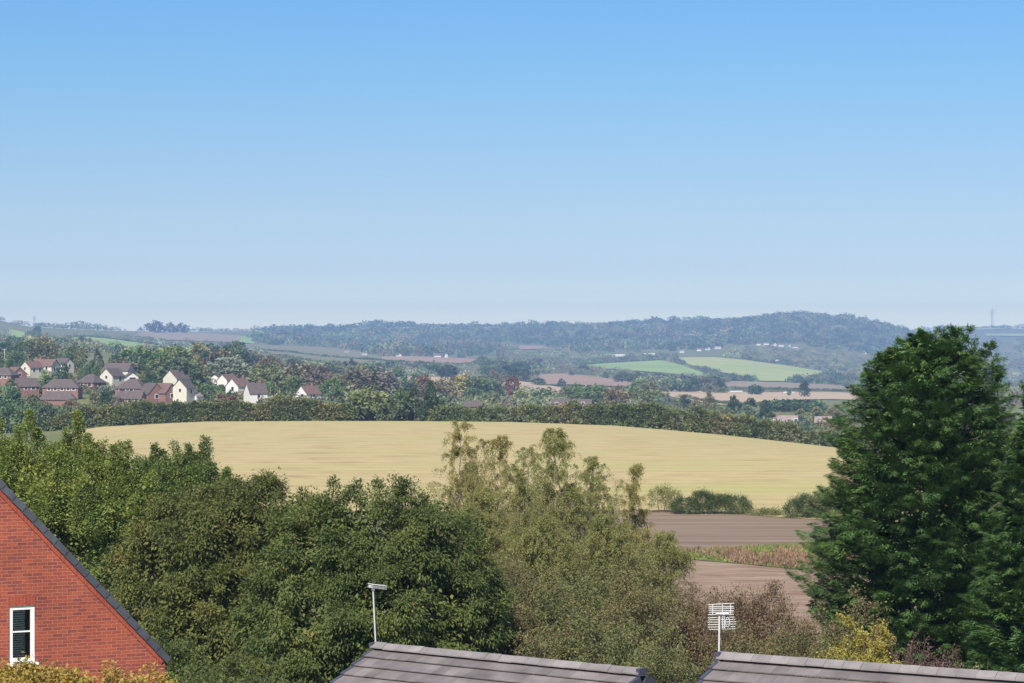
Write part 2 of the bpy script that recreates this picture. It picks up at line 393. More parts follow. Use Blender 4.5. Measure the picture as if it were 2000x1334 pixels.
field('green field below the white farm sheds', [(1128, 715, 718), (1180, 711, 721), (1290, 705, 729), (1330, 714, 733), (1372, 729, 736)], F_GRN)
field('large yellow green field beside the pylon', [(1326, 700, 704), (1350, 699, 715), (1395, 699, 726), (1450, 704, 735), (1480, 708, 745), (1540, 716, 746), (1622, 729, 733)], F_YEL, rows_n=40)
field('dull purple brown field below the dark copse', [(1400, 746, 752), (1430, 746, 759), (1520, 748, 759), (1600, 752, 762), (1690, 756, 764)], F_BRN)
field('long tan field behind the row of pointed trees', [(1265, 764, 768), (1310, 764, 776), (1400, 766, 792), (1470, 768, 792), (1540, 767, 782), (1620, 767, 781), (1700, 770, 783)], F_TAN, rows_n=30)
field('far pale green field under the ridge mast', [(1835, 634, 641), (1880, 634, 645), (1940, 637, 645), (1975, 638, 642)], F_YEL, hi=10200)
field('far pale green strip lower on the hazy ridge', [(1925, 653, 657), (2030, 653, 658)], F_YEL, hi=10200)

# ------------------------------------------------------------------ foliage
def leaf_quads(mb, P, D, N, L, W, fold=.12, mi=0, tint=None):
    S = norm(np.cross(N, D)); Nn = np.cross(D, S)
    L = np.broadcast_to(L, (len(P),))[:, None]; W = np.broadcast_to(W, (len(P),))[:, None]
    a = P; m_ = P + D * L * .45 + Nn * W * fold
    V = np.stack([a, m_ + S * W * .5, P + D * L, m_ - S * W * .5], 1).reshape(-1, 3)
    f = np.arange(len(P) * 4).reshape(-1, 4)
    if tint is not None: tint = np.repeat(tint, 4, axis=0)
    mb.add(V, f, mi, tint)

def clumps(r, lobes, n, shell=(.78, 1.04), zmin=-.75, hole=.72):
    lobes = np.asarray(lobes, float)
    w = lobes[:, 3] * lobes[:, 5]; w = w / w.sum()
    k = r.choice(len(lobes), n * 3, p=w); d = sph(n * 3, r)
    u = r.uniform(*shell, n * 3)
    p = lobes[k, :3] + d * lobes[k, 3:] * u[:, None]
    ok = d[:, 2] > zmin
    for j in range(len(lobes)):
        q = ((p - lobes[j, :3]) / lobes[j, 3:]); ok &= ((q * q).sum(1) > hole**2) | (k == j)
    i = np.nonzero(ok)[0][:n]
    return p[i], norm(d[i] / lobes[k[i], 3:] * lobes[k[i], 3:].mean(1, keepdims=True))

def leaf_clumps(mb, r, pts, nrm, per, cr, L, W, droop=.3, flat=.75, up=.7, spread=.7, mi=0, vary=.35, tint=None):
    n = len(pts)
    szs = r.uniform(.6, 1.35, n)
    idx = np.repeat(np.arange(n), per); m = len(idx)
    off = r.normal(size=(m, 3)) * cr * szs[idx][:, None]; off[:, 2] *= flat
    P = pts[idx] + off
    D = norm(nrm[idx] * .7 + r.normal(size=(m, 3)) * spread * .6 + np.array([0, 0, -droop]) + norm(off) * .45)
    N = norm(nrm[idx] * .55 + np.array([0, 0, up]) + r.normal(size=(m, 3)) * .45)
    leaf_quads(mb, P, D, N, L * r.uniform(1 - vary, 1 + vary, m), W * r.uniform(1 - vary, 1 + vary, m), mi=mi, tint=None if tint is None else tint[idx])

def path(r, a, b, n=6, jit=.06, sag=0.0):
    a = np.asarray(a, float); b = np.asarray(b, float); t = np.linspace(0, 1, n)[:, None]
    L = np.linalg.norm(b - a)
    p = a + (b - a) * t + r.normal(size=(n, 3)) * jit * L * np.sin(np.pi * t)
    p[:, 2] -= sag * L * (np.sin(np.pi * t[:, 0]))
    return p

def wood(mb, r, base, lobes, trunk_r, fork, twigs=None, n_twig=60):
    base = np.asarray(base, float); fork = np.asarray(fork, float)
    tp = path(r, base, fork, 6, .03); mb.tube(tp, np.linspace(trunk_r, trunk_r * .6, 6), 8)
    for l in np.asarray(lobes):
        e = l[:3] + np.array([0, 0, l[5] * .3])
        mb.tube(path(r, fork, e, 6, .06, -.06), np.linspace(trunk_r * .5, trunk_r * .12, 6), 6)
    if twigs is not None:
        for q in twigs[r.choice(len(twigs), min(n_twig, len(twigs)), replace=False)]:
            c = np.asarray(lobes)[np.argmin(((np.asarray(lobes)[:, :3] - q)**2).sum(1)), :3]
            mb.tube(path(r, c, q, 4, .06), np.linspace(trunk_r * .14, trunk_r * .04, 4), 4)

NEAR = {}
def broadleaf(name, px, Y, lobes, label, cat, mats, n=420, per=150, cr=.32, L=.15, W=.07, droop=.35, trunk_r=.16, shoots=None, seed=1, up=.7, spread=.7, inner=True, group=None, sub=(.55, .5, 1.6), nshoot=0):
    """lobes in photo pixels relative to the tree: (px, py, depth offset m, radius m horizontally, radius m vertically)"""
    r = np.random.default_rng(seed)
    x0 = (px - 1000) / F * Y; z0 = float(gz(x0, Y))
    root = empty(name, (x0, Y, z0)); tag(root, label, cat, group)
    lo = []
    for (lx, ly, dy, rh, rv) in lobes:
        yy = Y + dy
        lo.append([(lx - 1000) / F * yy - x0, dy, CAMZ - (ly - 667) / F * yy - z0, rh, rh, rv])
    lo = np.array(lo)
    mb = MB()
    # boughs: smaller lobes standing proud all over each big one, so that the crown has ledges and hollows
    sr, sf, sk = sub
    bp, bd = clumps(r, lo, int(n * .30), (.80, 1.0), hole=.75)
    bs = sr * r.uniform(.65, 1.35, len(bp))
    bough = np.column_stack([bp, bs * 1.15, bs * 1.15, bs * sf * 1.6])
    k = np.repeat(np.arange(len(bough)), int(n * sk / len(bough)) + 1)
    dd = norm(sph(len(k), r) + bd[k] * .7 + np.array([0, 0, .35]))
    p = bough[k, :3] + dd * bough[k, 3:] * r.uniform(.75, 1.05, len(k))[:, None]
    leaf_clumps(mb, r, p, norm(dd + bd[k] * .4), int(per * n / len(k)), cr * .6, L, W, droop, up=up, spread=spread)
    if inner:
        p2, d2 = clumps(r, lo * np.array([1, 1, 1, .72, .72, .72]), n // 3, (.6, 1.0), hole=.3)
        leaf_clumps(mb, r, p2, d2, per // 2, cr * 1.5, L * 1.5, W * 2.2, droop)
    mbw = MB(); zc = lo[:, 2].min()
    wood(mbw, r, (0, 0, -.2), lo, trunk_r, (lo[:, 0].mean() * .4, lo[:, 1].mean() * .4, max(.8, zc * .55)), p, 90)
    for q in range(nshoot):
        cand = np.nonzero(bd[:, 2] > .25)[0]; c_ = bough[r.choice(cand), :3]; hl = r.uniform(.8, 2.0)
        tip = c_ + np.array([r.normal() * .2, r.normal() * .2, hl])
        shoots = list(shoots or []) + [((tip[0] + x0) / (Y + tip[1]) * F + 1000, 667 + (CAMZ - tip[2] - z0) / (Y + tip[1]) * F, tip[1], hl + .3, .27, 230)]
    for s in (shoots or []):
        (sx, sy, dy, hlen, rr, cnt) = s; cnt = int(cnt * 1.6)
        yy = Y + dy
        tip = np.array([(sx - 1000) / F * yy - x0, dy, CAMZ - (sy - 667) / F * yy - z0])
        bot = tip - np.array([r.normal() * .25, r.normal() * .25, hlen])
        ax = path(r, bot, tip, 8, .03)
        mbw.tube(ax, np.linspace(.03, .008, 8), 4)
        t = r.uniform(0, 1, cnt)**.8
        base = np.stack([np.interp(t, np.linspace(0, 1, 8), ax[:, k]) for k in range(3)], 1)
        a = r.uniform(0, 2 * np.pi, cnt); rr_ = rr * 1.05 * (1.05 - t) * r.uniform(.15, 1, cnt) + .05
        out = np.stack([np.cos(a), np.sin(a), np.zeros(cnt)], 1)
        P = base + out * rr_[:, None] + r.normal(size=(cnt, 3)) * .06
        D = norm(out * .8 + np.array([0, 0, .35]) + r.normal(size=(cnt, 3)) * .45)
        N = norm(np.array([0, 0, .8]) + r.normal(size=(cnt, 3)) * .6 + out * .3)
        leaf_quads(mb, P, D, N, L * r.uniform(.6, 1.2, cnt), W * r.uniform(.6, 1.2, cnt))
    mb.build('crown', mats[0], root)
    mbw.build('trunk', mats[1], root)
    return root

def conifer(name, px, Y, prof, label, mats, n_pl=900, per=200, seed=3, leaders=(), zbase=None):
    """prof: (height over ground m, radius m) pairs"""
    r = np.random.default_rng(seed)
    x0 = (px - 1000) / F * Y; z0 = float(gz(x0, Y))
    root = empty(name, (x0, Y, z0)); tag(root, label, 'conifer')
    ph = np.array([p[0] for p in prof]); pr = np.array([p[1] for p in prof])
    mb = MB(); mw = MB()
    H = ph[-1]
    mw.tube(path(r, (0, 0, -.2), (0, 0, H * .95), 10, .006), np.linspace(.3, .03, 10), 8)
    # plumes: bent axes, each with flattened sprays of scale-like leaves
    zz = np.linspace(ph[0], ph[-1], 200); w = np.interp(zz, ph, pr) + .25
    cum = np.cumsum(w) / w.sum()
    def plumes(n, rin, rout, wide, per, Ls, Ws):
        h = np.interp(r.uniform(0, 1, n), cum, zz); a = r.uniform(0, 2 * np.pi, n)
        bulge = 1 + .07 * np.sin(3 * a + 1.3 * h) + .07 * np.sin(5 * a - 2.1 * h)
        Rr = np.interp(h, ph, pr) * bulge
        out = np.stack([np.cos(a), np.sin(a), np.zeros(n)], 1)
        axis = np.stack([np.zeros(n), np.zeros(n), h], 1)
        r0 = Rr * rin; r1 = Rr * r.uniform(*rout, n) + .1
        ln = np.minimum(r1 - r0, r.uniform(.7, 1.4, n)) ; r0 = r1 - ln
        rise = ln * r.uniform(.3, 1.0, n)
        p0 = axis + out * r0[:, None] - np.array([0, 0, 1]) * (rise * .5)[:, None]
        p1 = axis + out * r1[:, None] + np.array([0, 0, 1]) * (rise * .5)[:, None] + r.normal(size=(n, 3)) * .1
        sag = r.uniform(.05, .3, n)
        idx = np.repeat(np.arange(n), per); m = len(idx)
        t = r.uniform(0, 1, m)**.7
        base = p0[idx] + (p1 - p0)[idx] * t[:, None]
        base[:, 2] -= (sag[idx] * t**3 * .9 - .25 * np.sin(t * np.pi) * .6)      # arches over and droops at the tip
        side = np.stack([-out[:, 1], out[:, 0], np.zeros(n)], 1)[idx]
        ww = wide * r.uniform(.6, 1.3, n)[idx] * np.sin(np.clip(t * 1.05, 0, 1) * np.pi * .9 + .25)
        sx = r.normal(size=m) * .5; sz = r.normal(size=m) * .28
        P = base + side * (sx * ww)[:, None] + np.array([0, 0, 1]) * (sz * ww - .35 * np.abs(sx) * ww)[:, None]
        tang = norm((p1 - p0)[idx] - np.array([0, 0, 1]) * (2.2 * sag[idx] * t**2)[:, None])
        D = norm(tang * .75 + side * np.sign(sx)[:, None] * .5 + r.normal(size=(m, 3)) * .25 + np.array([0, 0, -.35]))
        N = norm(np.array([0, 0, .9]) + out[idx] * .5 + r.normal(size=(m, 3)) * .35)
        leaf_quads(mb, P, D, N, Ls * r.uniform(.6, 1.3, m), Ws * r.uniform(.6, 1.3, m), fold=.05)
        return p0, p1
    p0, p1 = plumes(int(n_pl * .25), .5, (.80, 1.08), .14, per // 4, .095, .03)
    plumes(n_pl // 2, .1, (.35, .60), .5, 80, .26, .12)
    def tufts(nt_, rr_, sz, per_, Ls, Ws):
        h = np.interp(r.uniform(0, 1, nt_), cum, zz); a = r.uniform(0, 2 * np.pi, nt_)
        bulge = 1 + .06 * np.sin(3 * a + 1.3 * h) + .06 * np.sin(5 * a - 2.1 * h)
        Rr = np.interp(h, ph, pr) * bulge * r.uniform(*rr_, nt_)
        out = np.stack([np.cos(a), np.sin(a), np.zeros(nt_)], 1); side = np.stack([-out[:, 1], out[:, 0], np.zeros(nt_)], 1)
        cen = out * Rr[:, None]; cen[:, 2] = h
        axis = norm(out * r.uniform(.7, 1.2, (nt_, 1)) + np.array([0, 0, 1]) * r.uniform(.15, .95, (nt_, 1)) + side * r.normal(size=(nt_, 1)) * .35)
        big = r.uniform(*sz, nt_) * np.clip(np.interp(h, ph, pr) / 2.2, .55, 1.1)
        idx = np.repeat(np.arange(nt_), per_); m = len(idx)
        t = r.uniform(0, 1, m)**.75                                    # from the root of the tuft to its tip
        wd = np.sin(np.clip(t * .92 + .12, 0, 1) * np.pi)**.8
        up2 = norm(np.cross(axis, side)); up2 *= np.sign(up2[:, 2:3] + 1e-6)
        an = r.uniform(0, 2 * np.pi, m); q = np.sqrt(r.uniform(.25, 1, m)) * wd * .62
        lat = np.cos(an) * q; ver = np.sin(an) * q * .62
        P = cen[idx] + (axis[idx] * ((t - .45) * 2.0)[:, None] + side[idx] * lat[:, None] + up2[idx] * ver[:, None]) * big[idx][:, None]
        P[:, 2] -= big[idx] * (.45 * np.maximum(t - .45, 0)**2 + .25 * lat**2)
        D = norm(axis[idx] * .75 + side[idx] * (lat * 1.5)[:, None] + np.array([0, 0, -.45]) * (t * .6 + .3)[:, None] + r.normal(size=(m, 3)) * .13)
        N = norm(up2[idx] * .8 + side[idx] * (lat * .7)[:, None] + np.array([0, 0, .45]) + r.normal(size=(m, 3)) * .16)
        leaf_quads(mb, P, D, N, Ls * r.uniform(.6, 1.4, m), Ws * r.uniform(.7, 1.3, m), fold=.05)
    tufts(int(n_pl * 1.7), (.74, 1.03), (.26, .52), int(per * .62), .17, .024)
    tufts(n_pl, (.50, .76), (.35, .55), per // 5, .22, .07)
    n_pl = len(p0)
    for k in r.choice(n_pl, min(n_pl, 120), replace=False):
        mw.tube(path(r, (0, 0, max(.3, p0[k, 2] - .6)), p0[k] + (p1[k] - p0[k]) * .8, 5, .02), np.linspace(.04, .008, 5), 4)
    for (lx, ly, ln, dy) in leaders:                      # upright leading shoots at the top
        yy = Y + dy
        tip = np.array([(lx - 1000) / F * yy - x0, dy, CAMZ - (ly - 667) / F * yy - z0])
        b = tip + np.array([r.normal() * .15, 0, -ln])
        ax = path(r, b, tip, 8, .04); ax[-1, 0] += r.choice([-.12, .12]); mw.tube(ax, np.linspace(.03, .006, 8), 4)
        cnt = int(900 * ln); t = r.uniform(0, .97, cnt)
        base = np.stack([np.interp(t, np.linspace(0, 1, 8), ax[:, q]) for q in range(3)], 1)
        # short side sprays off the leader
        ns_ = int(16 * ln) + 3; st = r.uniform(0, .92, ns_); sa = r.uniform(0, 2 * np.pi, ns_); k = r.integers(0, ns_, cnt)
        o = np.stack([np.cos(sa), np.sin(sa), np.full(ns_, .55)], 1)[k]
        sl = (.10 + .50 * (1 - st[k])) * r.uniform(0, 1, cnt)
        base = np.stack([np.interp(st[k], np.linspace(0, 1, 8), ax[:, q]) for q in range(3)], 1) + o * sl[:, None]
        base[:, 2] -= sl**2 * .9
        D = norm(o + r.normal(size=(cnt, 3)) * .4 + np.array([0, 0, -.2])); N = norm(np.array([0, 0, 1]) + r.normal(size=(cnt, 3)) * .4)
        leaf_quads(mb, base + r.normal(size=(cnt, 3)) * .04, D, N, .13 * r.uniform(.6, 1.3, cnt), .035, fold=.05)
    mb.build('crown', mats[0], root)
    mw.build('trunk', mats[1], root)
    return root

def birch(name, px, Y, top_py, label, mats, width=2.0, seed=5, lean=0.0, n_br=85, leafL=.08, leafW=.036, bare=.2, tw=9, per=18, group=None, name_cat='tree', stems=3):
    r = np.random.default_rng(seed)
    x0 = (px - 1000) / F * Y; z0 = float(gz(x0, Y))
    root = empty(name, (x0, Y, z0)); tag(root, label, name_cat, group)
    H0 = CAMZ - (top_py - 667) / F * Y - z0
    mw = MB(); mb = MB(); PP = []; DD = []; tt = np.linspace(0, 1, 14)
    for st in range(stems):
        H = H0 * (1 if st == 0 else r.uniform(.68, .93)); a0 = r.uniform(0, 2 * np.pi); sp_ = 0 if st == 0 else width * r.uniform(.25, .55)
        tip = np.array([lean + math.cos(a0) * sp_, math.sin(a0) * sp_, H])
        stem = path(r, (math.cos(a0) * .1 * (st > 0), math.sin(a0) * .1, -.2), tip, 14, .014)
        stem[:, :2] -= (tip[:2] * (.35 * np.sin(np.pi * tt))[:, None]) * (st > 0)
        mw.tube(stem, np.linspace(.09 if st == 0 else .055, .006, 14), 6)
        S = lambda t: np.array([np.interp(t, tt, stem[:, k]) for k in range(3)])
        for b in range(int(n_br * (1 if st == 0 else .62))):
            t = bare + (1 - bare) * r.uniform(0, .99)
            a = r.uniform(0, 2 * np.pi); out = np.array([math.cos(a), math.sin(a), 0])
            ln = width * (1.16 * (1 - t)**.68 + .08) * r.uniform(.5, 1.18) * (1.0 if t > .25 else .7 + t)
            q = np.linspace(0, 1, 7)
            br = S(t) + out * (ln * q)[:, None] * .80 + np.array([0, 0, 1]) * (ln * (1.25 * q - .75 * q**2.6))[:, None] + r.normal(size=(7, 3)) * .03 * ln * q[:, None]
            mw.tube(br, np.linspace(.018 * (1.2 - t), .004, 7), 4)
            for k in range(tw):
                u = r.uniform(.2, 1.0); w0 = np.array([np.interp(u, q, br[:, i]) for i in range(3)])
                hl = r.uniform(.3, 1.0) * (.40 + .6 * (1 - t))
                d2 = norm(out * .5 + r.normal(size=3) * .45)
                s_ = np.linspace(0, 1, per)
                tw_ = w0 + d2 * (hl * .55 * s_)[:, None] + np.array([0, 0, 1]) * (hl * (.12 * s_ - .95 * s_**2))[:, None]
                if k % 3 == 0: mw.tube(tw_[::4], np.full(len(tw_[::4]), .004), 3)
                PP.append(tw_ + r.normal(size=(per, 3)) * .045); DD.append(np.tile(d2 * .4 + np.array([0, 0, -.7]), (per, 1)))
    P = np.vstack(PP); D = norm(np.vstack(DD) + r.normal(size=P.shape) * .45); N = norm(r.normal(size=P.shape) * .7 + np.array([0, -.25, .6]))
    leaf_quads(mb, P, D, N, leafL * r.uniform(.6, 1.4, len(P)), leafW * r.uniform(.6, 1.4, len(P)))
    mb.build('crown', mats[0], root); mw.build('trunk', mats[1], root)
    return root

def shrub(name, px, Y, top_py, half, label, mats, stems=26, per=240, L=.07, W=.035, seed=7, arch=.35, cat='shrub', zlow=.25, fill=.5, group=None, clump=.10, hv=(.72, 1.0), dome=.40):
    """many stems fanning from the root, leafed along their upper part; half: half width in metres"""
    r = np.random.default_rng(seed)
    x0 = (px - 1000) / F * Y; z0 = float(gz(x0, Y))
    root = empty(name, (x0, Y, z0)); tag(root, label, cat, group)
    H = CAMZ - (top_py - 667) / F * Y - z0
    mw = MB(); mb = MB()
    for s in range(stems):
        a = r.uniform(0, 2 * np.pi); rr = half * math.sqrt(r.uniform(0, 1)); out = np.array([math.cos(a), math.sin(a), 0])
        hh = H * (1 - dome * (rr / half)**2) * r.uniform(*hv)
        q = np.linspace(0, 1, 8)
        ax = out * (rr * (q**.8))[:, None] + np.array([0, 0, 1]) * (hh * (q - arch * .5 * q**3 + arch * .5 * q**3 * .4))[:, None] + r.normal(size=(8, 3)) * .02 * H * q[:, None]
        ax[:, 2] *= hh / max(ax[-1, 2], .1) if arch < .5 else 1
        mw.tube(ax, np.linspace(.02, .005, 8), 4)
        nb = 9; u = r.uniform(zlow, 1, nb)
        c = np.stack([np.interp(u, q, ax[:, k]) for k in range(3)], 1)
        d = norm(r.normal(size=(nb, 3)) * np.array([1, 1, .5]) + out * .5 + np.array([0, 0, .3]))
        ln = r.uniform(.25, .7, nb) * (1.25 - u) * half * fill + .15
        e = c + d * ln[:, None]
        for k in range(nb):
            mw.tube(np.stack([c[k], (c[k] + e[k]) / 2 + [0, 0, .03], e[k]]), [.007, .005, .003], 3)
        k = r.integers(0, nb, per); v = r.uniform(0, 1, per)
        P = c[k] + (e - c)[k] * v[:, None] + r.normal(size=(per, 3)) * clump
        D = norm(d[k] * .6 + r.normal(size=(per, 3)) * .7 + np.array([0, 0, -.1])); N = norm(np.array([0, -.1, .8]) + r.normal(size=(per, 3)) * .5)
        leaf_quads(mb, P, D, N, L * r.uniform(.6, 1.4, per), W * r.uniform(.6, 1.4, per))
    mb.build('foliage', mats[0], root); mw.build('branches', mats[1], root)
    return root

# ---- materials of the near trees
FM = {}
FM['alder'] = foliage_mat('alder_leaf', [(0.15, (0.0893, 0.1339, 0.0319)), (0.45, (0.1683, 0.2232, 0.0508)), (0.75, (0.2774, 0.3215, 0.0725)), (0.95, (0.5151, 0.4466, 0.116))], .45, .35)
FM['alder2'] = foliage_mat('alder_dark_leaf', [(0.15, (0.068, 0.1125, 0.033)), (0.5, (0.1264, 0.1814, 0.048)), (0.8, (0.1944, 0.254, 0.0675)), (0.95, (0.3888, 0.3629, 0.105))], .45, .32)
FM['cherry'] = foliage_mat('cherry_leaf', [(0.1, (0.0491, 0.0741, 0.0234)), (0.5, (0.0878, 0.1205, 0.0328)), (0.8, (0.1491, 0.1777, 0.0493)), (0.95, (0.2457, 0.1854, 0.0586))], .6, .22, spec=.2, rough=.55)
FM['cherry2'] = foliage_mat('cherry_warm_leaf', [(0.1, (0.0563, 0.0742, 0.0238)), (0.5, (0.1046, 0.1261, 0.0357)), (0.8, (0.1771, 0.1781, 0.0476)), (0.95, (0.2737, 0.1781, 0.0595))], .6, .24, spec=.2, rough=.55)
FM['cypress'] = foliage_mat('cypress_spray', [(0.1, (0.0462, 0.0862, 0.0319)), (0.5, (0.0841, 0.1631, 0.0499)), (0.8, (0.147, 0.2493, 0.0675)), (0.97, (0.2309, 0.2876, 0.0799))], .5, .15, spec=.2, rough=.55)
FM['birch'] = foliage_mat('birch_leaf', [(0.1, (0.1703, 0.1653, 0.0496)), (0.5, (0.2786, 0.2587, 0.085)), (0.8, (0.4024, 0.3448, 0.1205)), (0.97, (0.5107, 0.3879, 0.1417))], .5, .4)
FM['birch2'] = foliage_mat('birch_olive_leaf', [(0.1, (0.1457, 0.168, 0.0485)), (0.5, (0.2268, 0.2444, 0.0759)), (0.8, (0.3401, 0.3208, 0.1138)), (0.97, (0.4536, 0.3359, 0.1366))], .5, .4)
FM['bramble'] = foliage_mat('bramble_leaf', [(0.1, (0.085, 0.0882, 0.0353)), (0.4, (0.1417, 0.1397, 0.0505)), (0.7, (0.2125, 0.1764, 0.0758)), (0.95, (0.2834, 0.1911, 0.1011))], .6, .25)
FM['dogwood'] = foliage_mat('reddish_leaf', [(0.1, (0.0867, 0.0636, 0.0368)), (0.4, (0.1502, 0.1098, 0.063)), (0.7, (0.2195, 0.156, 0.0893)), (0.95, (0.1963, 0.1848, 0.0735))], .8, .25)
FM['greenbush'] = foliage_mat('green_bush_leaf', [(0.1, (0.078, 0.0975, 0.0364)), (0.5, (0.143, 0.1625, 0.0585)), (0.8, (0.221, 0.221, 0.0845)), (0.95, (0.325, 0.286, 0.13))], .8, .28)
FM['golden'] = foliage_mat('golden_leaf', [(0.1, (0.22, 0.198, 0.044)), (0.5, (0.352, 0.308, 0.066)), (0.8, (0.462, 0.396, 0.099)), (0.96, (0.605, 0.495, 0.132))], .9, .35)
FM['autumn'] = foliage_mat('autumn_leaf', [(0.1, (0.204, 0.1913, 0.0385)), (0.45, (0.3672, 0.2719, 0.0641)), (0.7, (0.4488, 0.3323, 0.0855)), (0.95, (0.3876, 0.1913, 0.0513))], 1.5, .35)
FM['purple'] = foliage_mat('purple_leaf', [(0.1, (0.098, 0.056, 0.056)), (0.5, (0.168, 0.098, 0.091)), (0.9, (0.252, 0.154, 0.126))], .8, .2)
FM['silver'] = foliage_mat('pale_leaf', [(0.1, (0.22, 0.231, 0.099)), (0.5, (0.33, 0.33, 0.143)), (0.9, (0.44, 0.418, 0.209))], .8, .3)
FM['hedge'] = foliage_mat('hedge_leaf', [(0.1, (0.0665, 0.0895, 0.033)), (0.4, (0.1138, 0.149, 0.0462)), (0.65, (0.1803, 0.1956, 0.0594)), (0.9, (0.2846, 0.2142, 0.0908))], .10, .2, var=.45)
FM['far'] = foliage_mat('distant_leaf', [(.1, (.72, .72, .72)), (.5, (1, 1, 1)), (.95, (1.4, 1.32, 1.2))], 2.2, .15, src='object', var=.28)
FM['mass'] = foliage_mat('woodland_leaf', [(.1, (.72, .72, .72)), (.5, (1, 1, 1)), (.95, (1.4, 1.32, 1.2))], .03, .1, src='tint', var=.28)
FM['lowbush'] = foliage_mat('field_bush_leaf', [(0.1, (0.054, 0.081, 0.0297)), (0.5, (0.0945, 0.1283, 0.0432)), (0.9, (0.162, 0.1823, 0.0675))], .4, .25)
FM['greybush'] = foliage_mat('grey_twiggy_leaf', [(0.1, (0.156, 0.132, 0.114)), (0.9, (0.264, 0.228, 0.192))], .6, .2)

# ------------------------------------------------------------------ near planting
broadleaf('alder_tree', 70, 118, [(60, 1010, 0, 2.2, 3.0), (-10, 1000, .5, 2.1, 2.9), (30, 1130, -1, 2.6, 2.6), (110, 1080, -.6, 2.1, 2.8), (140, 1000, .3, 1.5, 2.2)],
          'light green upright tree behind the brick gable, its tips over the field hedge', 'tree', (FM['alder'], M['bark']), 460, 135, .33, .115, .07, .15, .2,
          [(58, 803, 0, 2.4, .6, 900), (72, 838, .5, 2.2, .7, 900), (30, 868, -.4, 2.0, .7, 800), (5, 862, .3, 2.2, .8, 900), (100, 872, 0, 1.8, .6, 700), (-25, 880, 0, 1.8, .7, 700)], seed=21, up=.6, nshoot=60, sub=(.48, .8, 1.5))
broadleaf('alder_tree', 190, 121, [(155, 1000, 0, 1.7, 2.7), (215, 1025, .4, 1.8, 2.6), (160, 1120, -.8, 2.4, 2.6), (250, 1080, -.4, 2.0, 2.6)],
          'yellow green upright tree with a leafy spire, beside the brick gable roof', 'tree', (FM['alder'], M['bark']), 420, 130, .33, .115, .07, .15, .18,
          [(150, 805, 0, 2.6, .6, 1000), (134, 850, .4, 2.0, .6, 800), (172, 848, -.2, 2.0, .6, 700), (222, 870, 0, 2.2, .65, 900), (200, 905, .2, 1.6, .7, 700), (250, 862, .3, 2.0, .5, 600)], seed=22, up=.6, nshoot=60, sub=(.48, .8, 1.5))
broadleaf('alder_tree', 350, 124, [(310, 1015, 0, 2.0, 2.4), (375, 1010, .5, 1.8, 2.2), (435, 1030, 0, 1.7, 1.9), (330, 1100, -.8, 2.4, 2.6), (420, 1090, 0, 2.2, 2.4), (265, 1050, .4, 1.6, 2.4)],
          'mid green tree with many upright shoots, in front of the stubble field', 'tree', (FM['alder2'], M['bark']), 460, 135, .33, .115, .07, .15, .18,
          [(302, 868, 0, 2.4, .55, 900), (318, 880, .3, 1.6, .5, 600), (366, 868, 0, 2.0, .5, 700), (385, 885, .5, 1.8, .6, 700), (345, 905, -.2, 1.6, .6, 700), (445, 915, 0, 1.6, .55, 700), (415, 905, .5, 1.4, .6, 600), (280, 900, 0, 1.6, .5, 600)], seed=23, up=.6, nshoot=60, sub=(.48, .8, 1.5))
broadleaf('cherry_tree', 410, 98, [(400, 1065, 0, 2.5, 2.0), (300, 1150, -.4, 1.9, 2.0), (495, 1045, .4, 2.2, 1.9), (572, 1045, .6, 1.7, 1.8), (350, 1250, -1.4, 2.4, 2.0), (470, 1210, -1.2, 2.4, 2.2), (520, 1300, -1.0, 2.2, 1.8), (240, 1250, .2, 1.4, 1.6)],
          'broad dark tree with drooping leaves, between the brick gable and the lamp-like aerial', 'tree', (FM['cherry2'], M['bark']), 640, 210, .27, .135, .05, .75, .2, seed=24, up=.8,
          shoots=[(455, 938, .3, .8, .3, 220), (525, 940, .3, .7, .3, 200), (400, 960, 0, .8, .35, 220), (350, 990, 0, .8, .35, 220), (590, 955, .6, .7, .3, 200)])
broadleaf('cherry_tree', 735, 92, [(730, 1080, 0, 2.3, 2.3), (640, 1110, -.3, 2.0, 2.2), (820, 1100, 0, 1.9, 2.2), (860, 1190, .3, 1.9, 1.9), (600, 1230, -.8, 2.2, 2.2), (740, 1210, -1.3, 2.4, 2.2), (850, 1260, -.4, 1.9, 1.6), (900, 1250, .6, 1.3, 1.5), (680, 1290, -1.2, 2.2, 1.8)],
          'rounded dark green tree with drooping leaves, behind the lamp-like aerial', 'tree', (FM['cherry'], M['bark']), 700, 210, .27, .135, .05, .75, .2, seed=25, up=.8,
          shoots=[(652, 935, 0, .9, .35, 260), (700, 940, .2, .7, .35, 220), (735, 935, .1, .7, .3, 220), (782, 950, 0, .8, .3, 220), (830, 965, 0, .7, .3, 200), (610, 975, .2, .8, .3, 200)])
BM = (FM['birch'], M['birch_bark']); BM2 = (FM['birch2'], M['birch_bark'])
#B
birch('birch_tree', 905, 134, 826, 'feathery yellowed birch whose tip just reaches the field hedge', BM, 2.9, 31, -.2, 120, bare=.08)
birch('birch_tree', 968, 131, 856, 'feathery pale birch beside the dark rounded tree, full of fine twigs', BM, 2.8, 32, .25, 115, bare=.08)
birch('birch_tree', 1085, 128, 838, 'tall olive birch with a straight dark stem, highest of the feathery group', BM2, 3.0, 33, .0, 150, bare=.1)
birch('birch_tree', 1030, 136, 872, 'shorter olive birch filling the gap between two taller feathery birches', BM2, 2.8, 34, .1, 115, bare=.05)
birch('birch_tree', 1145, 132, 893, 'low olive birch leaning beside the tall straight-stemmed birch', BM2, 2.9, 35, .3, 115, bare=.05)
birch('birch_tree', 1235, 127, 905, 'slender thin-leaved birch standing clear against the stubble field', BM, 2.1, 36, .05, 85, bare=.02, stems=3)
birch('birch_tree', 1275, 122, 1040, 'spreading bare-twigged birch sapling in front of the ploughed field', BM2, 2.4, 37, .5, 90, bare=.05)
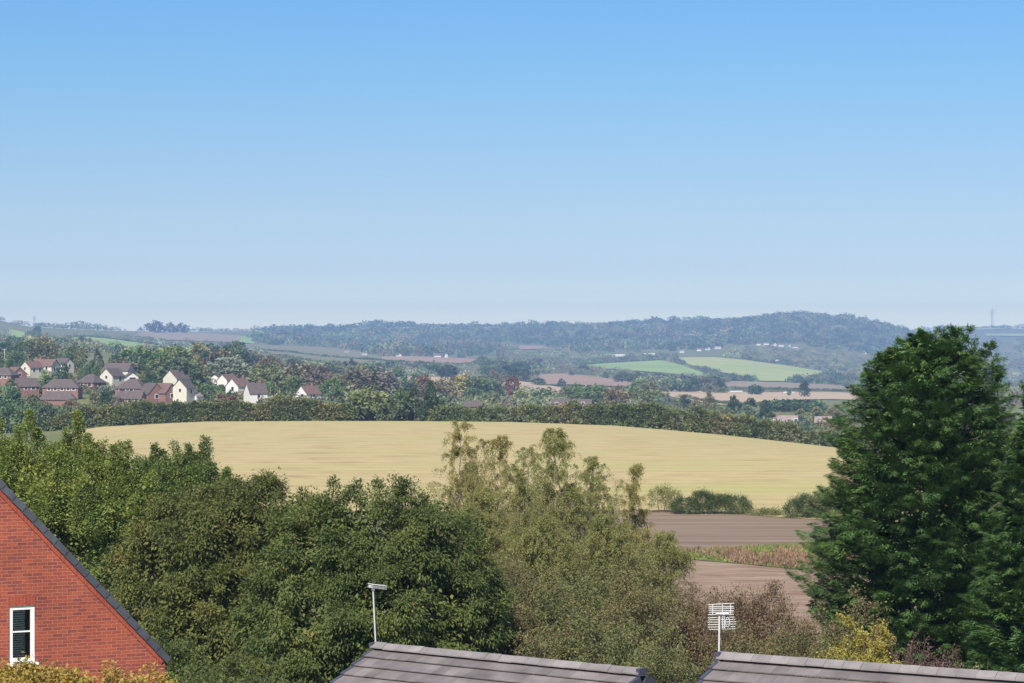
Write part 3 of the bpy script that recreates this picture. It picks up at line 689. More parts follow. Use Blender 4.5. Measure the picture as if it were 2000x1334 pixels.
birch('birch_tree', 935, 124, 955, 'bushy low birch at the edge of the dark rounded tree', BM2, 2.7, 38, .2, 170, bare=.03)
birch('birch_tree', 1190, 120, 1010, 'bushy olive birch low among the thicket behind the middle roof', BM2, 2.7, 39, -.2, 150, bare=.03)
birch('birch_tree', 1060, 118, 1010, 'low spreading birch in front of the tall straight-stemmed one', BM2, 2.6, 40, .1, 150, bare=.03)

cyp = (FM['cypress'], M['bark'])
conifer('cypress_tree', 1812, 90, [(-.3, 2.9), (1.0, 3.2), (2.4, 3.85), (4.0, 4.2), (5.2, 4.05), (6.9, 3.55), (8.7, 3.0), (10.2, 2.6), (11.2, 2.05), (11.9, 1.4), (12.4, .5)],
        'huge dark green cypress with drooping sprays, towering over the hill line', cyp, 820, 560, 41,
        [(1745, 672, 1.3, 0), (1768, 662, 1.3, .3), (1840, 638, 1.5, 0), (1862, 645, 1.3, .5), (1890, 634, 1.7, 0), (1918, 684, 1.2, 0), (1812, 668, 1.4, -.4), (1722, 700, 1.0, 0), (1945, 712, 1.1, .2), (1880, 655, 1.3, -.3), (1762, 655, 1.2, -.3), (1800, 640, 1.3, -.2), (1866, 632, 1.4, .1), (1722, 684, 1.0, 0), (1932, 664, 1.2, -.2), (1700, 722, .9, 0)])
conifer('cypress_tree', 2030, 82, [(-.3, 1.7), (1.5, 2.1), (4.0, 1.9), (6.0, 1.55), (8.0, 1.15), (9.6, .4)],
        'second dark cypress cut off by the picture edge, in front of the huge one', cyp, 300, 480, 42, [(2020, 800, 1.0, 0), (1985, 845, .8, 0)])
conifer('cypress_tree', 2038, 100, [(-.3, 1.6), (3.0, 1.8), (6.0, 1.7), (9.0, 1.2), (10.8, .4)],
        'dark conifer tip showing between the huge cypress and the picture edge', cyp, 220, 380, 43, [(2030, 735, 1.0, 0), (2000, 745, .9, 0)])

# shrubs between the roofs and the fields
shrub('thicket_shrub', 1010, 104, 1085, 2.6, 'olive and brown thicket at the foot of the feathery birches', (FM['bramble'], M['twig']), 46, 420, .10, .05, 51, fill=.8)
shrub('thicket_shrub', 1150, 98, 1100, 2.4, 'grey green thicket beneath the low leaning birch', (FM['greenbush'], M['twig']), 44, 420, .10, .05, 52, fill=.8)
shrub('thicket_shrub', 1250, 92, 1105, 2.2, 'brown tangled thicket with pale bare twigs, beside the bare pink field', (FM['bramble'], M['twig']), 44, 380, .09, .045, 53, fill=.8)
shrub('thicket_shrub', 1180, 82, 1190, 2.2, 'green leafy bush rising over the ridge end of the middle roof', (FM['greenbush'], M['twig']), 40, 420, .09, .05, 54, fill=.8)
shrub('thicket_shrub', 1090, 84, 1200, 1.8, 'dull olive bush behind the middle roof ridge', (FM['bramble'], M['twig']), 34, 400, .09, .05, 55, fill=.8)
shrub('thicket_shrub', 1290, 76, 1215, 1.6, 'yellow green bush between the two tiled roofs', (FM['greenbush'], M['twig']), 34, 380, .08, .045, 56, fill=.8)
shrub('thicket_shrub', 975, 96, 1150, 2.0, 'dark brown undergrowth bush between the cherry and the birches', (FM['bramble'], M['twig']), 36, 380, .10, .05, 57, fill=.8)
shrub('dogwood_shrub', 1400, 92, 1135, 2.0, 'reddish brown shrub behind the grid aerial', (FM['dogwood'], M['twig']), 60, 420, .085, .04, 61, fill=.9)
shrub('dogwood_shrub', 1480, 88, 1120, 2.0, 'dark leaved reddish shrub standing highest before the pink soil', (FM['dogwood'], M['twig']), 60, 420, .085, .042, 62, fill=.9)
shrub('dogwood_shrub', 1555, 84, 1190, 1.6, 'low brown shrub between the dogwoods and the golden bush', (FM['bramble'], M['twig']), 36, 330, .08, .04, 63, fill=.9)
shrub('dogwood_shrub', 1430, 76, 1195, 1.6, 'dull green brown shrub over the ridge of the tiled roof with the grid aerial', (FM['bramble'], M['twig']), 38, 330, .08, .04, 64, fill=.9)
shrub('elder_shrub', 1655, 84, 1130, 1.5, 'pale twiggy shrub against the dark cypress foot', (FM['bramble'], M['twig']), 26, 260, .08, .045, 65, fill=.8)
shrub('golden_shrub', 1690, 72, 1172, 1.2, 'bright yellow leaved shrub in front of the huge cypress', (FM['golden'], M['twig']), 54, 480, .07, .045, 66, fill=.75, clump=.07)
shrub('golden_shrub', 1632, 70, 1222, .9, 'lower yellow green shrub beside the bright yellow one', (FM['greenbush'], M['twig']), 24, 360, .07, .04, 67, fill=.75)
shrub('purple_shrub', 1775, 74, 1210, 1.1, 'bare purplish twigged shrub under the huge cypress', (FM['purple'], M['twig']), 60, 90, .06, .03, 68, fill=.8)
shrub('purple_shrub', 1850, 72, 1245, .7, 'small purple twigged shrub beside the silvery bush', (FM['purple'], M['twig']), 40, 90, .06, .03, 69, fill=.8)
shrub('silver_shrub', 1915, 68, 1272, .75, 'pale silvery green bush just above the roof ridge', (FM['silver'], M['twig']), 26, 300, .06, .03, 70, fill=.7, clump=.06)
shrub('silver_shrub', 1988, 66, 1285, .4, 'small pale bush at the picture edge over the roof ridge', (FM['silver'], M['twig']), 14, 260, .06, .03, 71, fill=.7, clump=.06)
shrub('autumn_shrub', 50, 50, 1278, 1.1, 'yellow and orange leaved shrub under the white window', (FM['autumn'], M['twig']), 70, 900, .085, .055, 72, fill=.6, zlow=.12, hv=(.88, .99), dome=.06)
shrub('autumn_shrub', 190, 50, 1296, 1.0, 'orange leaved shrub against the brick wall beside the yellow one', (FM['autumn'], M['twig']), 60, 800, .085, .055, 73, fill=.6, zlow=.12, hv=(.88, .99), dome=.06)
shrub('autumn_shrub', 285, 51, 1290, .55, 'thin straw coloured shrub at the brick house corner', (FM['autumn'], M['twig']), 40, 560, .07, .045, 74, fill=.6, zlow=.12, hv=(.88, .99), dome=.06)

shrub('thicket_shrub', 385, 76, 1290, 1.6, 'dark green bush low between the brick gable and the tiled roof', (FM['cherry'], M['twig']), 40, 420, .11, .055, 58, fill=.8)
shrub('thicket_shrub', 520, 74, 1285, 1.6, 'dark green bush under the drooping trees beside the tiled roof', (FM['cherry'], M['twig']), 40, 420, .11, .055, 59, fill=.8)
shrub('thicket_shrub', 335, 84, 1240, 1.5, 'dark bush tucked behind the lower verge of the brick gable', (FM['cherry'], M['twig']), 40, 420, .11, .055, 60, fill=.8)
shrub('thicket_shrub', 450, 80, 1262, 1.6, 'dark bush midway between the brick gable and the thin aerial pole', (FM['cherry2'], M['twig']), 40, 420, .11, .055, 75, fill=.8)
# bushes on the field edge
def low_bush(px, Y, top, base, half, label, mat, seed, n=150, per=90):
    r = np.random.default_rng(seed); x0 = (px - 1000) / F * Y; z0 = float(gz(x0, Y))
    H = (base - top) / F * Y
    root = empty('field_bush', (x0, Y, z0)); tag(root, label, 'bush')
    k = max(3, int(half / 1.0)); lo = []
    for i in range(k):
        u = (i + .5) / k * 2 - 1
        hh = H * (1 - .35 * u * u) * r.uniform(.85, 1.05)
        lo.append([u * half * .8, r.uniform(-.6, .6), hh * .45, half / k * 1.35, 1.4, hh * .58])
    mb = MB(); p, d = clumps(r, lo, n, zmin=-.4)
    leaf_clumps(mb, r, p, d, per, .25, .14, .07, .1)
    mw = MB()
    for l in lo: mw.tube(path(r, (l[0] * .7, 0, -.1), (l[0], l[1], l[2] * 1.2), 4, .05), [.05, .04, .03, .02], 4)
    mw.tube([[-half * .6, 0, 0], [0, .02, .05], [half * .6, 0, 0]], .04, 4)
    mb.build('foliage', mat, root); mw.build('branches', M['twig'], root)
low_bush(1388, 262, 965, 1007, 4.3, 'long dark green bush on the edge between stubble and plough', FM['lowbush'], 81, 260, 100)
low_bush(1300, 264, 945, 1000, 1.6, 'straggly olive bush with thin shoots at the end of the long dark bush', FM['birch2'], 82, 70, 60)
low_bush(1572, 255, 975, 1018, 2.0, 'rounded grey green bush on the field edge beside the huge cypress', FM['lowbush'], 83, 150, 90)
low_bush(1610, 252, 965, 1020, 1.7, 'taller pale green bush half hidden by the huge cypress', FM['greenbush'], 84, 120, 80)
low_bush(1496, 258, 1002, 1014, 1.5, 'small low clump of green on the field edge between larger bushes', FM['greenbush'], 85, 50, 60)
low_bush(574, 150, 940, 1000, .95, 'small grey twiggy bush peeping over the dark trees', FM['greybush'], 86, 60, 60)

# weeds in the grass strip (uncountable)
def weeds():
    r = np.random.default_rng(90); mb = MB(); n = 5200
    px = r.uniform(1200, 1760, n); f = r.uniform(0, 1, n)
    top = np.interp(px, [1200, 1340, 1450, 1600, 1760], [1084, 1080, 1073, 1068, 1064]); bot = np.interp(px, [1200, 1340, 1450, 1600, 1760], [1090, 1086, 1104, 1116, 1124])
    py = top + (bot - top) * f
    P = []; T = []
    ys = np.array([y_at(a, b, 60, 640) for a, b in zip(px, py)])
    x = (px - 1000) / F * ys; z = gz_px(px, ys)
    brown = (r.uniform(0, 1, n) < np.where((f > .48 + .2 * np.sin(px * .06)) & (px > 1370 + 60 * f), .80, .06))
    h = np.where(brown, r.uniform(.15, .48, n), r.uniform(.08, .22, n))
    per = 7; idx = np.repeat(np.arange(n), per); m = len(idx)
    base = np.stack([x, ys, z + .08], 1)[idx] + r.normal(size=(m, 3)) * np.array([.22, .25, 0])
    D = norm(np.array([0, 0, 1]) + r.normal(size=(m, 3)) * .35); N = norm(r.normal(size=(m, 3)) + np.array([0, -.8, .5]))
    cols = np.where(brown[:, None], np.array([.19, .125, .08]) * r.uniform(.7, 1.3, (n, 1)), np.array([.15, .18, .05]) * r.uniform(.7, 1.3, (n, 1)))
    leaf_quads(mb, base, D, N, h[idx] * r.uniform(.7, 1.3, m), .14, tint=cols[idx])
    tag(mb.build('weeds', FM['mass']), 'red brown dock weeds and green grass tufts between the bare fields', 'weeds', kind='stuff')
weeds()
# ------------------------------------------------------------------ near brick house
TH = rad(27.8)
house = empty('brick_house', (-7.73, 57.0, 0), TH)
tag(house, 'red brick house gable with dark slate verge and one narrow white window', 'house')
Wd = 8.4; EA = 4.92; SL = 1.05; AP = EA + SL * Wd / 2; DP = 7.0
def ztop(x): return EA + SL * min(-x, Wd + x)
xl, xr, zb, zt = -3.55, -2.98, 5.03, 6.27
mb = MB()
def fp(pts, y=0.0): mb.poly([[x, y, z] for x, z in pts])
fp([(-Wd, -.3), (xl, -.3), (xl, ztop(xl)), (-Wd / 2, AP), (-Wd, EA)])
fp([(xl, -.3), (xr, -.3), (xr, zb), (xl, zb)])
fp([(xl, zt), (xr, zt), (xr, ztop(xr)), (xl, ztop(xl))])
fp([(xr, -.3), (0, -.3), (0, EA), (xr, ztop(xr))])
RD = .10
mb.poly([[xl, 0, zb], [xl, RD, zb], [xl, RD, zt], [xl, 0, zt]]); mb.poly([[xr, 0, zb], [xr, 0, zt], [xr, RD, zt], [xr, RD, zb]])
mb.poly([[xl, 0, zt], [xl, RD, zt], [xr, RD, zt], [xr, 0, zt]]); mb.poly([[xl, 0, zb], [xr, 0, zb], [xr, RD, zb], [xl, RD, zb]])
mb.poly([[0, 0, -.3], [0, DP, -.3], [0, DP, EA], [0, 0, EA]]); mb.poly([[-Wd, 0, -.3], [-Wd, 0, EA], [-Wd, DP, EA], [-Wd, DP, -.3]])
mb.poly([[-Wd, DP, -.3], [-Wd, DP, EA], [-Wd / 2, DP, AP], [0, DP, EA], [0, DP, -.3]])
mb.build('wall', M['brick'], house)
# roof slopes of lapped slates, both sides
sl = math.hypot(1, SL); e2 = np.array([1, 0, -SL]) / sl
def slope(mb, sgn, k0, n, y0, y1, thick, lift, wid=None, step=.035):
    """courses running down from the ridge; sgn +1 right-hand slope"""
    e = np.array([sgn, 0, -SL]) / sl; nn = np.array([sgn * SL, 0, 1]) / sl; o = np.array([-Wd / 2, 0, AP])
    for k in range(n):
        s0 = k0 + k * .34; s1 = s0 + .37
        ys = [(y0, y1)] if wid is None else [(y, min(y + wid - .004, y1)) for y in np.arange(y0, y1, wid)]
        for a, b in ys:
            P = lambda s, h: o + e * s + nn * h
            q = [P(s0, lift), P(s1, lift + step)]; t = [P(s0, lift + thick), P(s1, lift + thick + step)]
            Y = lambda p, y: [p[0], y, p[2]]
            v = [Y(q[0], a), Y(q[1], a), Y(q[1], b), Y(q[0], b), Y(t[0], a), Y(t[1], a), Y(t[1], b), Y(t[0], b)]
            mb.hexa(v if sgn > 0 else [v[1], v[0], v[3], v[2], v[5], v[4], v[7], v[6]])
nc = int((Wd / 2 * sl + .16) / .34)
mb = MB(); slope(mb, 1, 0, nc, .09, DP + .08, .03, .04, .3); slope(mb, -1, 0, nc, .09, DP + .08, .03, .04, .3)
roof = mb.build('roof', M['slate'], house)
mb = MB(); slope(mb, 1, 0, nc, -.08, .085, .15, -.045, step=.014); slope(mb, -1, 0, nc, -.08, .085, .15, -.045, step=.014)
vg = mb.build('verge', M['verge'], roof)
mb = MB()
for k in range(int(DP / .45)):
    y = .1 + k * .45
    for sgn in (1, -1):
        e = np.array([sgn, 0, -.8]) / 1.28; o = np.array([-Wd / 2, 0, AP + .2])
        a = o; b = o + e * .2
        v = [[a[0], y, a[2]], [b[0], y, b[2]], [b[0], y + .44, b[2]], [a[0], y + .44, a[2]]]
        v = v + [[p[0], p[1], p[2] + .025] for p in v]
        mb.hexa(v if sgn > 0 else [v[1], v[0], v[3], v[2], v[5], v[4], v[7], v[6]])
mb.build('ridge', M['slate'], roof)
# brick undercloak just below the verge
mb = MB()
o = np.array([-Wd / 2, 0, AP])
for sgn in (1, -1):
    e = np.array([sgn, 0, -SL]) / sl; nn = np.array([sgn * SL, 0, 1]) / sl
    L = Wd / 2 * sl
    a = [o + nn * -.13 + np.array([0, -.03, 0]), o + e * L + nn * -.13 + np.array([0, -.03, 0]), o + e * L + nn * -.048 + np.array([0, -.03, 0]), o + nn * -.048 + np.array([0, -.03, 0])]
    b = [p + np.array([0, .026, 0]) for p in a]
    v = [b[0], b[1], b[2], b[3], a[0], a[1], a[2], a[3]]
    mb.hexa(v)
mb.build('undercloak', M['soldier'], house)
mb = MB(); mb.box(((xl + xr) / 2, -.004, zt + .108), (xr - xl + .02, .012, .21)); mb.build('lintel', M['soldier'], house)
# window
win = MB()
fw = .085; yc = .06; cx = (xl + xr) / 2
for x in (xl + fw / 2, xr - fw / 2): win.box((x, yc, (zb + zt) / 2), (fw, .07, zt - zb - .002))
for z in (zb + fw / 2 + .03, zt - fw / 2): win.box((cx, yc, z), (xr - xl - 2 * fw, .066, fw))
win.box((cx, yc, zb + .68), (xr - xl - 2 * fw, .05, .03))
wf = win.build('window', M['upvc'], house)
mb = MB(); mb.poly([[xl + fw, .06, zb + fw], [xr - fw, .06, zb + fw], [xr - fw, .06, zt - fw], [xl + fw, .06, zt - fw]]); mb.build('pane', M['glass'], wf)
mb = MB(); mb.box((cx, -.045, zb - .012), (xr - xl + .10, .18, .05)); mb.build('sill', M['upvc'], wf)
mb = MB()
for k in range(21): mb.box((cx - .05, .115, zb + .11 + k * .05), (.29, .022, .03), R=Matrix.Rotation(rad(-20), 3, 'X'))
mb.build('blind', M['blind'], wf)
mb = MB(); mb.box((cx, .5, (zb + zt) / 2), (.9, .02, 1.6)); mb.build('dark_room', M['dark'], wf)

# ------------------------------------------------------------------ tiled roof buildings
def tiled(name, A, B, zr, pitch, half, extra, label, seed):
    """A, B: ridge ends seen from above (x, y); the near slope falls towards the camera"""
    r = np.random.default_rng(seed)
    A = np.array(A); B = np.array(B); d = B - A; Ln = np.linalg.norm(d) + extra; rz = math.atan2(d[1], d[0])
    root = empty(name, (A[0], A[1], 0), rz); tag(root, label, 'building')
    p = rad(pitch); cp, sp = math.cos(p), math.sin(p); G = .42
    zr0 = zr - .12; n = int(half / cp / G) + 1
    rb = MB()
    for sgn in (-1, 1):
        e2 = np.array([0, sgn * cp, -sp]); e3 = np.array([0, sgn * sp, cp])
        for k in range(n):
            off = .165 * (k % 2); xs = np.arange(-off, Ln, .33)
            for x in xs:
                a, b = max(x, 0.0), min(x + .328, Ln)
                if b - a < .03: continue
                j = r.normal() * .0025
                q = lambda x, s, h: np.array([x, 0, zr0]) + e2 * s + e3 * h
                s0, s1 = k * G + .02, (k + 1) * G + .05
                lo = [q(a, s0, -.02), q(b, s0, -.02), q(b, s1, .03 + j), q(a, s1, .03 + j)]
                hi = [q(a, s0, 0), q(b, s0, 0), q(b, s1, .055 + j), q(a, s1, .055 + j)]
                v = lo + hi
                rb.hexa(v if sgn > 0 else [v[1], v[0], v[3], v[2], v[5], v[4], v[7], v[6]])
    roof = rb.build('roof', M['tile'], root)
    mb = MB(); x = -.05
    while x < Ln + .03:
        w = .394; b = min(x + w, Ln + .06)
        for sgn in (-1, 1):
            e2 = np.array([0, sgn * math.cos(p + .12), -math.sin(p + .12)]); c = np.array([0, 0, zr + .03 + r.normal() * .003])
            q = lambda x, s, h: c + np.array([x, 0, h]) + e2 * s
            tl = .006 * r.normal()
            lo = [q(x, 0, -.03), q(b, 0, -.03), q(b, .20, -.035), q(x, .20, -.035)]; hi = [q(x, 0, 0), q(b, 0, tl), q(b, .20, tl), q(x, .20, 0)]
            v = lo + hi
            mb.hexa(v if sgn > 0 else [v[1], v[0], v[3], v[2], v[5], v[4], v[7], v[6]])
        x += .40
    mb.build('ridge', M['ridge'], roof)
    # verge units at both ends
    for xe in (-.05, Ln + .05):
        vb = MB()
        for sgn in (-1, 1):
            e2 = np.array([0, sgn * cp, -sp]); e3 = np.array([0, sgn * sp, cp])
            for k in range(n):
                s0, s1 = k * G + (.12 if k == 0 else .02), (k + 1) * G + .045
                q = lambda x, s, h: np.array([x, 0, zr0]) + e2 * s + e3 * h
                lo = [q(xe - .045, s0, -.15), q(xe + .045, s0, -.15), q(xe + .045, s1, -.12), q(xe - .045, s1, -.12)]
                hi = [q(xe - .045, s0, .012), q(xe + .045, s0, .012), q(xe + .045, s1, .068), q(xe - .045, s1, .068)]
                v = lo + hi
                vb.hexa(v if sgn > 0 else [v[1], v[0], v[3], v[2], v[5], v[4], v[7], v[6]])
        vb.box((xe, 0, zr - .06), (.10, .30, .17))
        vb.build('verge', M['verge_blue'], roof)
    wb = MB(); ze = zr0 - half / cp * sp; x0, x1 = .03, Ln - .03; h = half - .25; zw = ze + .25 * sp / cp - .06
    for x, o in ((x0, 1), (x1, 0)):
        pts = [[x, -h, -.3], [x, h, -.3], [x, h, zw], [x, 0, zr0 - .06], [x, -h, zw]]
        wb.poly(pts[::-1] if o else pts)
    wb.poly([[x0, -h, -.3], [x1, -h, -.3], [x1, -h, zw], [x0, -h, zw]]); wb.poly([[x0, h, -.3], [x0, h, zw], [x1, h, zw], [x1, h, -.3]])
    wb.build('wall', M['brick'], root)
    gb = MB(); gb.tube([[-.02, -half - .08, ze - .02], [Ln + .02, -half - .08, ze - .02]], .06, 8); gb.tube([[-.02, half + .08, ze - .02], [Ln + .02, half + .08, ze - .02]], .06, 8)
    gb.build('gutter', M['verge_blue'], root)
    return root
tiled('tiled_roof_building', (-3.32, 62.6), (2.88, 57.66), 4.62, 25, 3.3, 0, 'low brick building with a brown tiled roof and dark gable verge, carrying the lamp-like aerial', 201)
tiled('tiled_roof_building', (4.30, 52.4), (9.8, 49.0), 5.62, 24, 3.3, 2.6, 'brown tiled roof cut off by the picture edge, carrying the grid aerial', 202)

# aerial pointing away, seen end-on from behind its tip
def ppt(px, py, Y): return np.array([(px - 1000) / F * Y, Y, CAMZ - (py - 667) / F * Y])
a0 = ppt(735, 1258, 62.75); a1 = ppt(728.5, 1150, 62.75)
root = empty('television_aerial', a0); tag(root, 'white aerial on a thin pole, its short head tilted like a lamp', 'aerial')
mb = MB(); mb.tube([[0, 0, -.35], list(a1 - a0)], .019, 8); mb.build('pole', M['alu'], root)
bd = norm(np.array([.38, .55, -.10])); c = a1 - a0 + np.array([-.07, -.1, .06])
mb = MB(); mb.tube([c, c + bd * .60], .014, 6); mb.build('boom', M['alu'], root)
mb = MB(); sd = norm(np.cross(bd, [0, 0, 1])); up = np.cross(sd, bd)
for k in range(11):
    q = c + bd * (.02 + k * .056)
    for u in (.06, .02, -.02):
        mb.tube([q - sd * .075 + up * (u + .012), q + sd * .075 + up * u], .0105, 5)
mb.build('element', M['alu'], root)
mb = MB(); mb.box(c + bd * .06 + up * .01, (.10, .06, .05)); mb.build('dipole_box', M['alu'], root)
mb = MB(); mb.tube([a1 - a0 + np.array([.032, -.01, -.02]), (a1 - a0) * .5 + np.array([.036, -.01, 0]), np.array([.034, -.01, 0])], .008, 5); mb.build('cable', M['dark'], root)
mb = MB(); mb.box(a1 - a0 + np.array([0, 0, .0]), (.08, .08, .07)); mb.build('clamp', M['steel'], root)

# grid aerial
g0 = ppt(1404, 1276, 52.75); g1 = ppt(1405, 1199, 52.75)
root = empty('television_aerial', g0); tag(root, 'white grid aerial with two panels of horizontal rods on a short pole over the ridge', 'aerial')
P2 = lambda px, py, dy=0.0: ppt(px, py, 52.75 + dy) - g0
mb = MB(); mb.tube([[0, 0, -.4], list(g1 - g0)], .020, 8); mb.build('pole', M['alu'], root)
mb = MB()
for k, (py, x0, x1, t) in enumerate([(1180.5, 1383.5, 1434, -2.2), (1184.5, 1384, 1433, .3), (1188, 1384, 1434, 0), (1192, 1384, 1433, .5), (1196, 1385, 1432, -.5), (1200.5, 1382.5, 1433, -.6)]):
    mb.tube([P2(x0, py - t * .2, .16 - k * .03), P2(x1, py + t, .16 - k * .03)], .0085, 6)
for x in (1392, 1411, 1427): mb.tube([P2(x, 1180, .17), P2(x, 1201, .0)], .006, 5)
mb.build('upper_grid', M['alu'], root)
mb = MB()
for k, py in enumerate([1206.5, 1211, 1215.5, 1220, 1225, 1229.5]):
    mb.tube([P2(1382.5 + (k == 5) * 2.5, py, .02 + k * .03), P2(1436 + (k in (2, 3)) * 2 - (k == 0) * 2, py - 1.2, .02 + k * .03)], .0085, 6)
for x in (1386, 1411, 1432): mb.tube([P2(x, 1205, .0), P2(x, 1230, .17)], .006, 5)
mb.build('lower_grid', M['alu'], root)
mb = MB(); mb.tube([P2(1398, 1198.5, -.05), P2(1424, 1198.5, -.05)], .018, 6); mb.tube([P2(1414, 1200, -.1), P2(1417, 1197, .9)], .014, 6); mb.build('boom', M['alu'], root)
mb = MB()
for x in (1411, 1414.5): mb.tube([P2(x, 1203, -.08), P2(x + .6, 1227, -.08)], .010, 6)
th = np.linspace(0, 2 * np.pi, 13); mb.tube([P2(1421 + 4.2 * math.cos(a), 1215 + 9 * math.sin(a), -.08) for a in th], .009, 5)
mb.tube([P2(1417, 1215, -.08), P2(1425, 1215, -.08)], .008, 5)
mb.build('dipole', M['alu'], root)
mb = MB()
for k in range(9): mb.tube([P2(1409.5 + .3 * k, 1199.5 - .3 * k, .15 + k * .09), P2(1420 + .2 * k, 1199 - .3 * k, .15 + k * .09)], .006, 5)
mb.build('director_rods', M['alu'], root)

# ------------------------------------------------------------------ long hedges at the top of the stubble
def hedge(label, Y, tops, mat, seed, lobe=2.2, dens=1.0, depth=1.5):
    r = np.random.default_rng(seed); x = np.array([t[0] for t in tops], float); tp = np.array([t[1] for t in tops], float)
    cxp = (x[0] + x[-1]) / 2; c = at(cxp, Y)
    mb = MB(); lo = []
    px = x[0]
    while px < x[-1]:
        H = max(1.0, CAMZ - (np.interp(px, x, tp) - 667) / F * Y - float(gz_px(px, Y))) * r.uniform(.80, 1.10)
        b = at(px, Y + r.uniform(-1, 1)) - c
        w = lobe * r.uniform(.7, 1.4)
        lo.append([b[0], b[1], b[2] + H * .42, w, depth, H * .58])
        if H > 3.5 or r.uniform() < .5: lo.append([b[0] + r.uniform(-1, 1), b[1] - r.uniform(.6, 1.6), b[2] + H * .22, w * .9, depth * .9, H * r.uniform(.28, .42)])
        px += w * 1.05 * F / Y
    lo = np.array(lo)
    n = int(len(lo) * 26 * dens)
    p, d = clumps(r, lo, n, zmin=-.95, hole=.8, shell=(.8, 1.08))
    leaf_clumps(mb, r, p, d, 26, .38, .62, .42, .1, flat=.7, up=.6)
    mw = MB()
    for l in lo: mw.tube([[l[0], l[1], l[2] - l[5] * .95], [l[0] + .2, l[1], l[2]]], [.10, .05], 4)
    sp_ = lo[np.argsort(lo[:, 0])]; mw.tube(np.column_stack([sp_[:, 0], sp_[:, 1], sp_[:, 2] - sp_[:, 5] * .8]), .06, 4)
    root = empty('hedge', c); tag(root, label, 'hedge')
    mb.build('foliage', mat, root); mw.build('branches', M['bark'], root)
hedge('long trimmed dark hedge along the stubble below the village roofs', 657, [(105, 818), (135, 805), (170, 797), (230, 796), (300, 787), (380, 788), (430, 786), (500, 785), (550, 778), (600, 781), (640, 786), (690, 796)], FM['hedge'], 301, 2.1, 1.2)
hedge('tall ragged hedge along the stubble, falling away towards the huge cypress', 657, [(868, 795), (920, 798), (1000, 797), (1060, 796), (1100, 790), (1160, 791), (1210, 789), (1260, 792), (1310, 795), (1380, 803), (1450, 811), (1500, 820), (1550, 832), (1600, 842), (1670, 842), (1720, 850)], FM['hedge'], 302, 2.7, 1.2, 2.0)

# ------------------------------------------------------------------ village houses
HOUSES = []
def vhouse(name, label, px, base, w, l, e, rg, rot, wall, roofm, hip=False, wins=(), chim=(), lo=760, hi=6500, cat='house'):
    k_s = .77 if lo < 900 else .74 if cat == 'house' else 1.0
    w, l, e, rg = w * k_s, l * k_s, e * k_s, rg * k_s
    wins = [(q[0], q[1] * k_s, q[2] * k_s, q[3], q[4]) for q in wins]; chim = [(q[0], q[1] * k_s, q[2] * k_s) for q in chim]
    Y = y_at(px, base, lo, hi); c = at(px, Y)
    root = empty(name, c, rad(rot)); tag(root, label, cat)
    HOUSES.append((px, base, max(w, l) * .5 * F / Y + 3, rg * F / Y))
    h, k = w / 2, l / 2; hp = min(h, k * .85) if hip else 0
    mb = MB()
    for y, s in ((-k, 1), (k, -1)):
        pts = [[-h, y, -2], [h, y, -2], [h, y, e]] + ([] if hip else [[0, y, rg - .12]]) + [[-h, y, e]]
        mb.poly(pts if s > 0 else pts[::-1])
    mb.poly([[h, -k, -2], [h, k, -2], [h, k, e], [h, -k, e]]); mb.poly([[-h, -k, -2], [-h, -k, e], [-h, k, e], [-h, k, -2]])
    mb.build('wall', wall, root)
    mb = MB(); ov = .35; sp = (rg - e) / h; t = .18; ze = e - ov * sp
    H, K = h + ov, k + ov * (1 if hip else .6)
    A = [[-H, -K, ze], [H, -K, ze], [H, K, ze], [-H, K, ze]]; r0, r1 = [0, -K + hp * 1.05, rg], [0, K - hp * 1.05, rg]
    up = lambda p: [p[0], p[1], p[2] + t]
    mb.poly([up(A[1]), up(A[2]), up(r1), up(r0)]); mb.poly([up(A[3]), up(A[0]), up(r0), up(r1)])
    if hip: mb.poly([up(A[0]), up(A[1]), up(r0)]); mb.poly([up(A[2]), up(A[3]), up(r1)])
    for i in range(4):
        a, b = A[i], A[(i + 1) % 4]
        if not hip and i in (0, 2):
            rr = r0 if i == 0 else r1
            mb.poly([a, rr, up(rr), up(a)]); mb.poly([rr, b, up(b), up(rr)])
        else: mb.poly([a, b, up(b), up(a)])
    roof = mb.build('roof', roofm, root)
    for (cx_, cy_, ch) in chim:
        m2 = MB(); m2.box((cx_, cy_, rg + ch / 2 - .5), (.9, .6, ch + 1)); m2.box((cx_, cy_, rg + ch + .1), (.5, .3, .3)); m2.build('chimney', M['far_brick'], roof)
    for (f_, u, z, ww, hh) in wins:
        c_, s_, ax = {'f': ((u, -k - .03, z), (ww + .3, .1, hh + .3), 1), 'b': ((u, k + .03, z), (ww + .3, .1, hh + .3), 1), 'r': ((h + .03, u, z), (.1, ww + .3, hh + .3), 0), 'l': ((-h - .03, u, z), (.1, ww + .3, hh + .3), 0)}[f_]
        m2 = MB(); m2.box(c_, s_); wo = m2.build('window', M['upvc'], root)
        sgn = -1 if f_ in 'fl' else 1
        pc = list(c_); pc[ax] += sgn * .06; ps = (ww, .06, hh) if ax == 1 else (.06, ww, hh)
        m2 = MB(); m2.box(pc, ps); m2.build('pane', M['dark'], wo)
    return root
CR, WH, BR = M['cream'], M['white_render'], M['far_brick']; RP, RR, RG = M['roof_purple'], M['roof_red'], M['roof_grey']
W1 = [('f', 0, 4.6, .9, 1.1)]
vhouse('cream_house', 'cream gabled house standing highest in the village, a small window in its gable', 62, 738, 7.6, 9, 5.4, 8.4, -38, CR, RR, wins=[('f', 0, 4.8, .9, 1.1), ('r', -2, 4, 1, 1.2), ('r', 2, 4, 1, 1.2)])
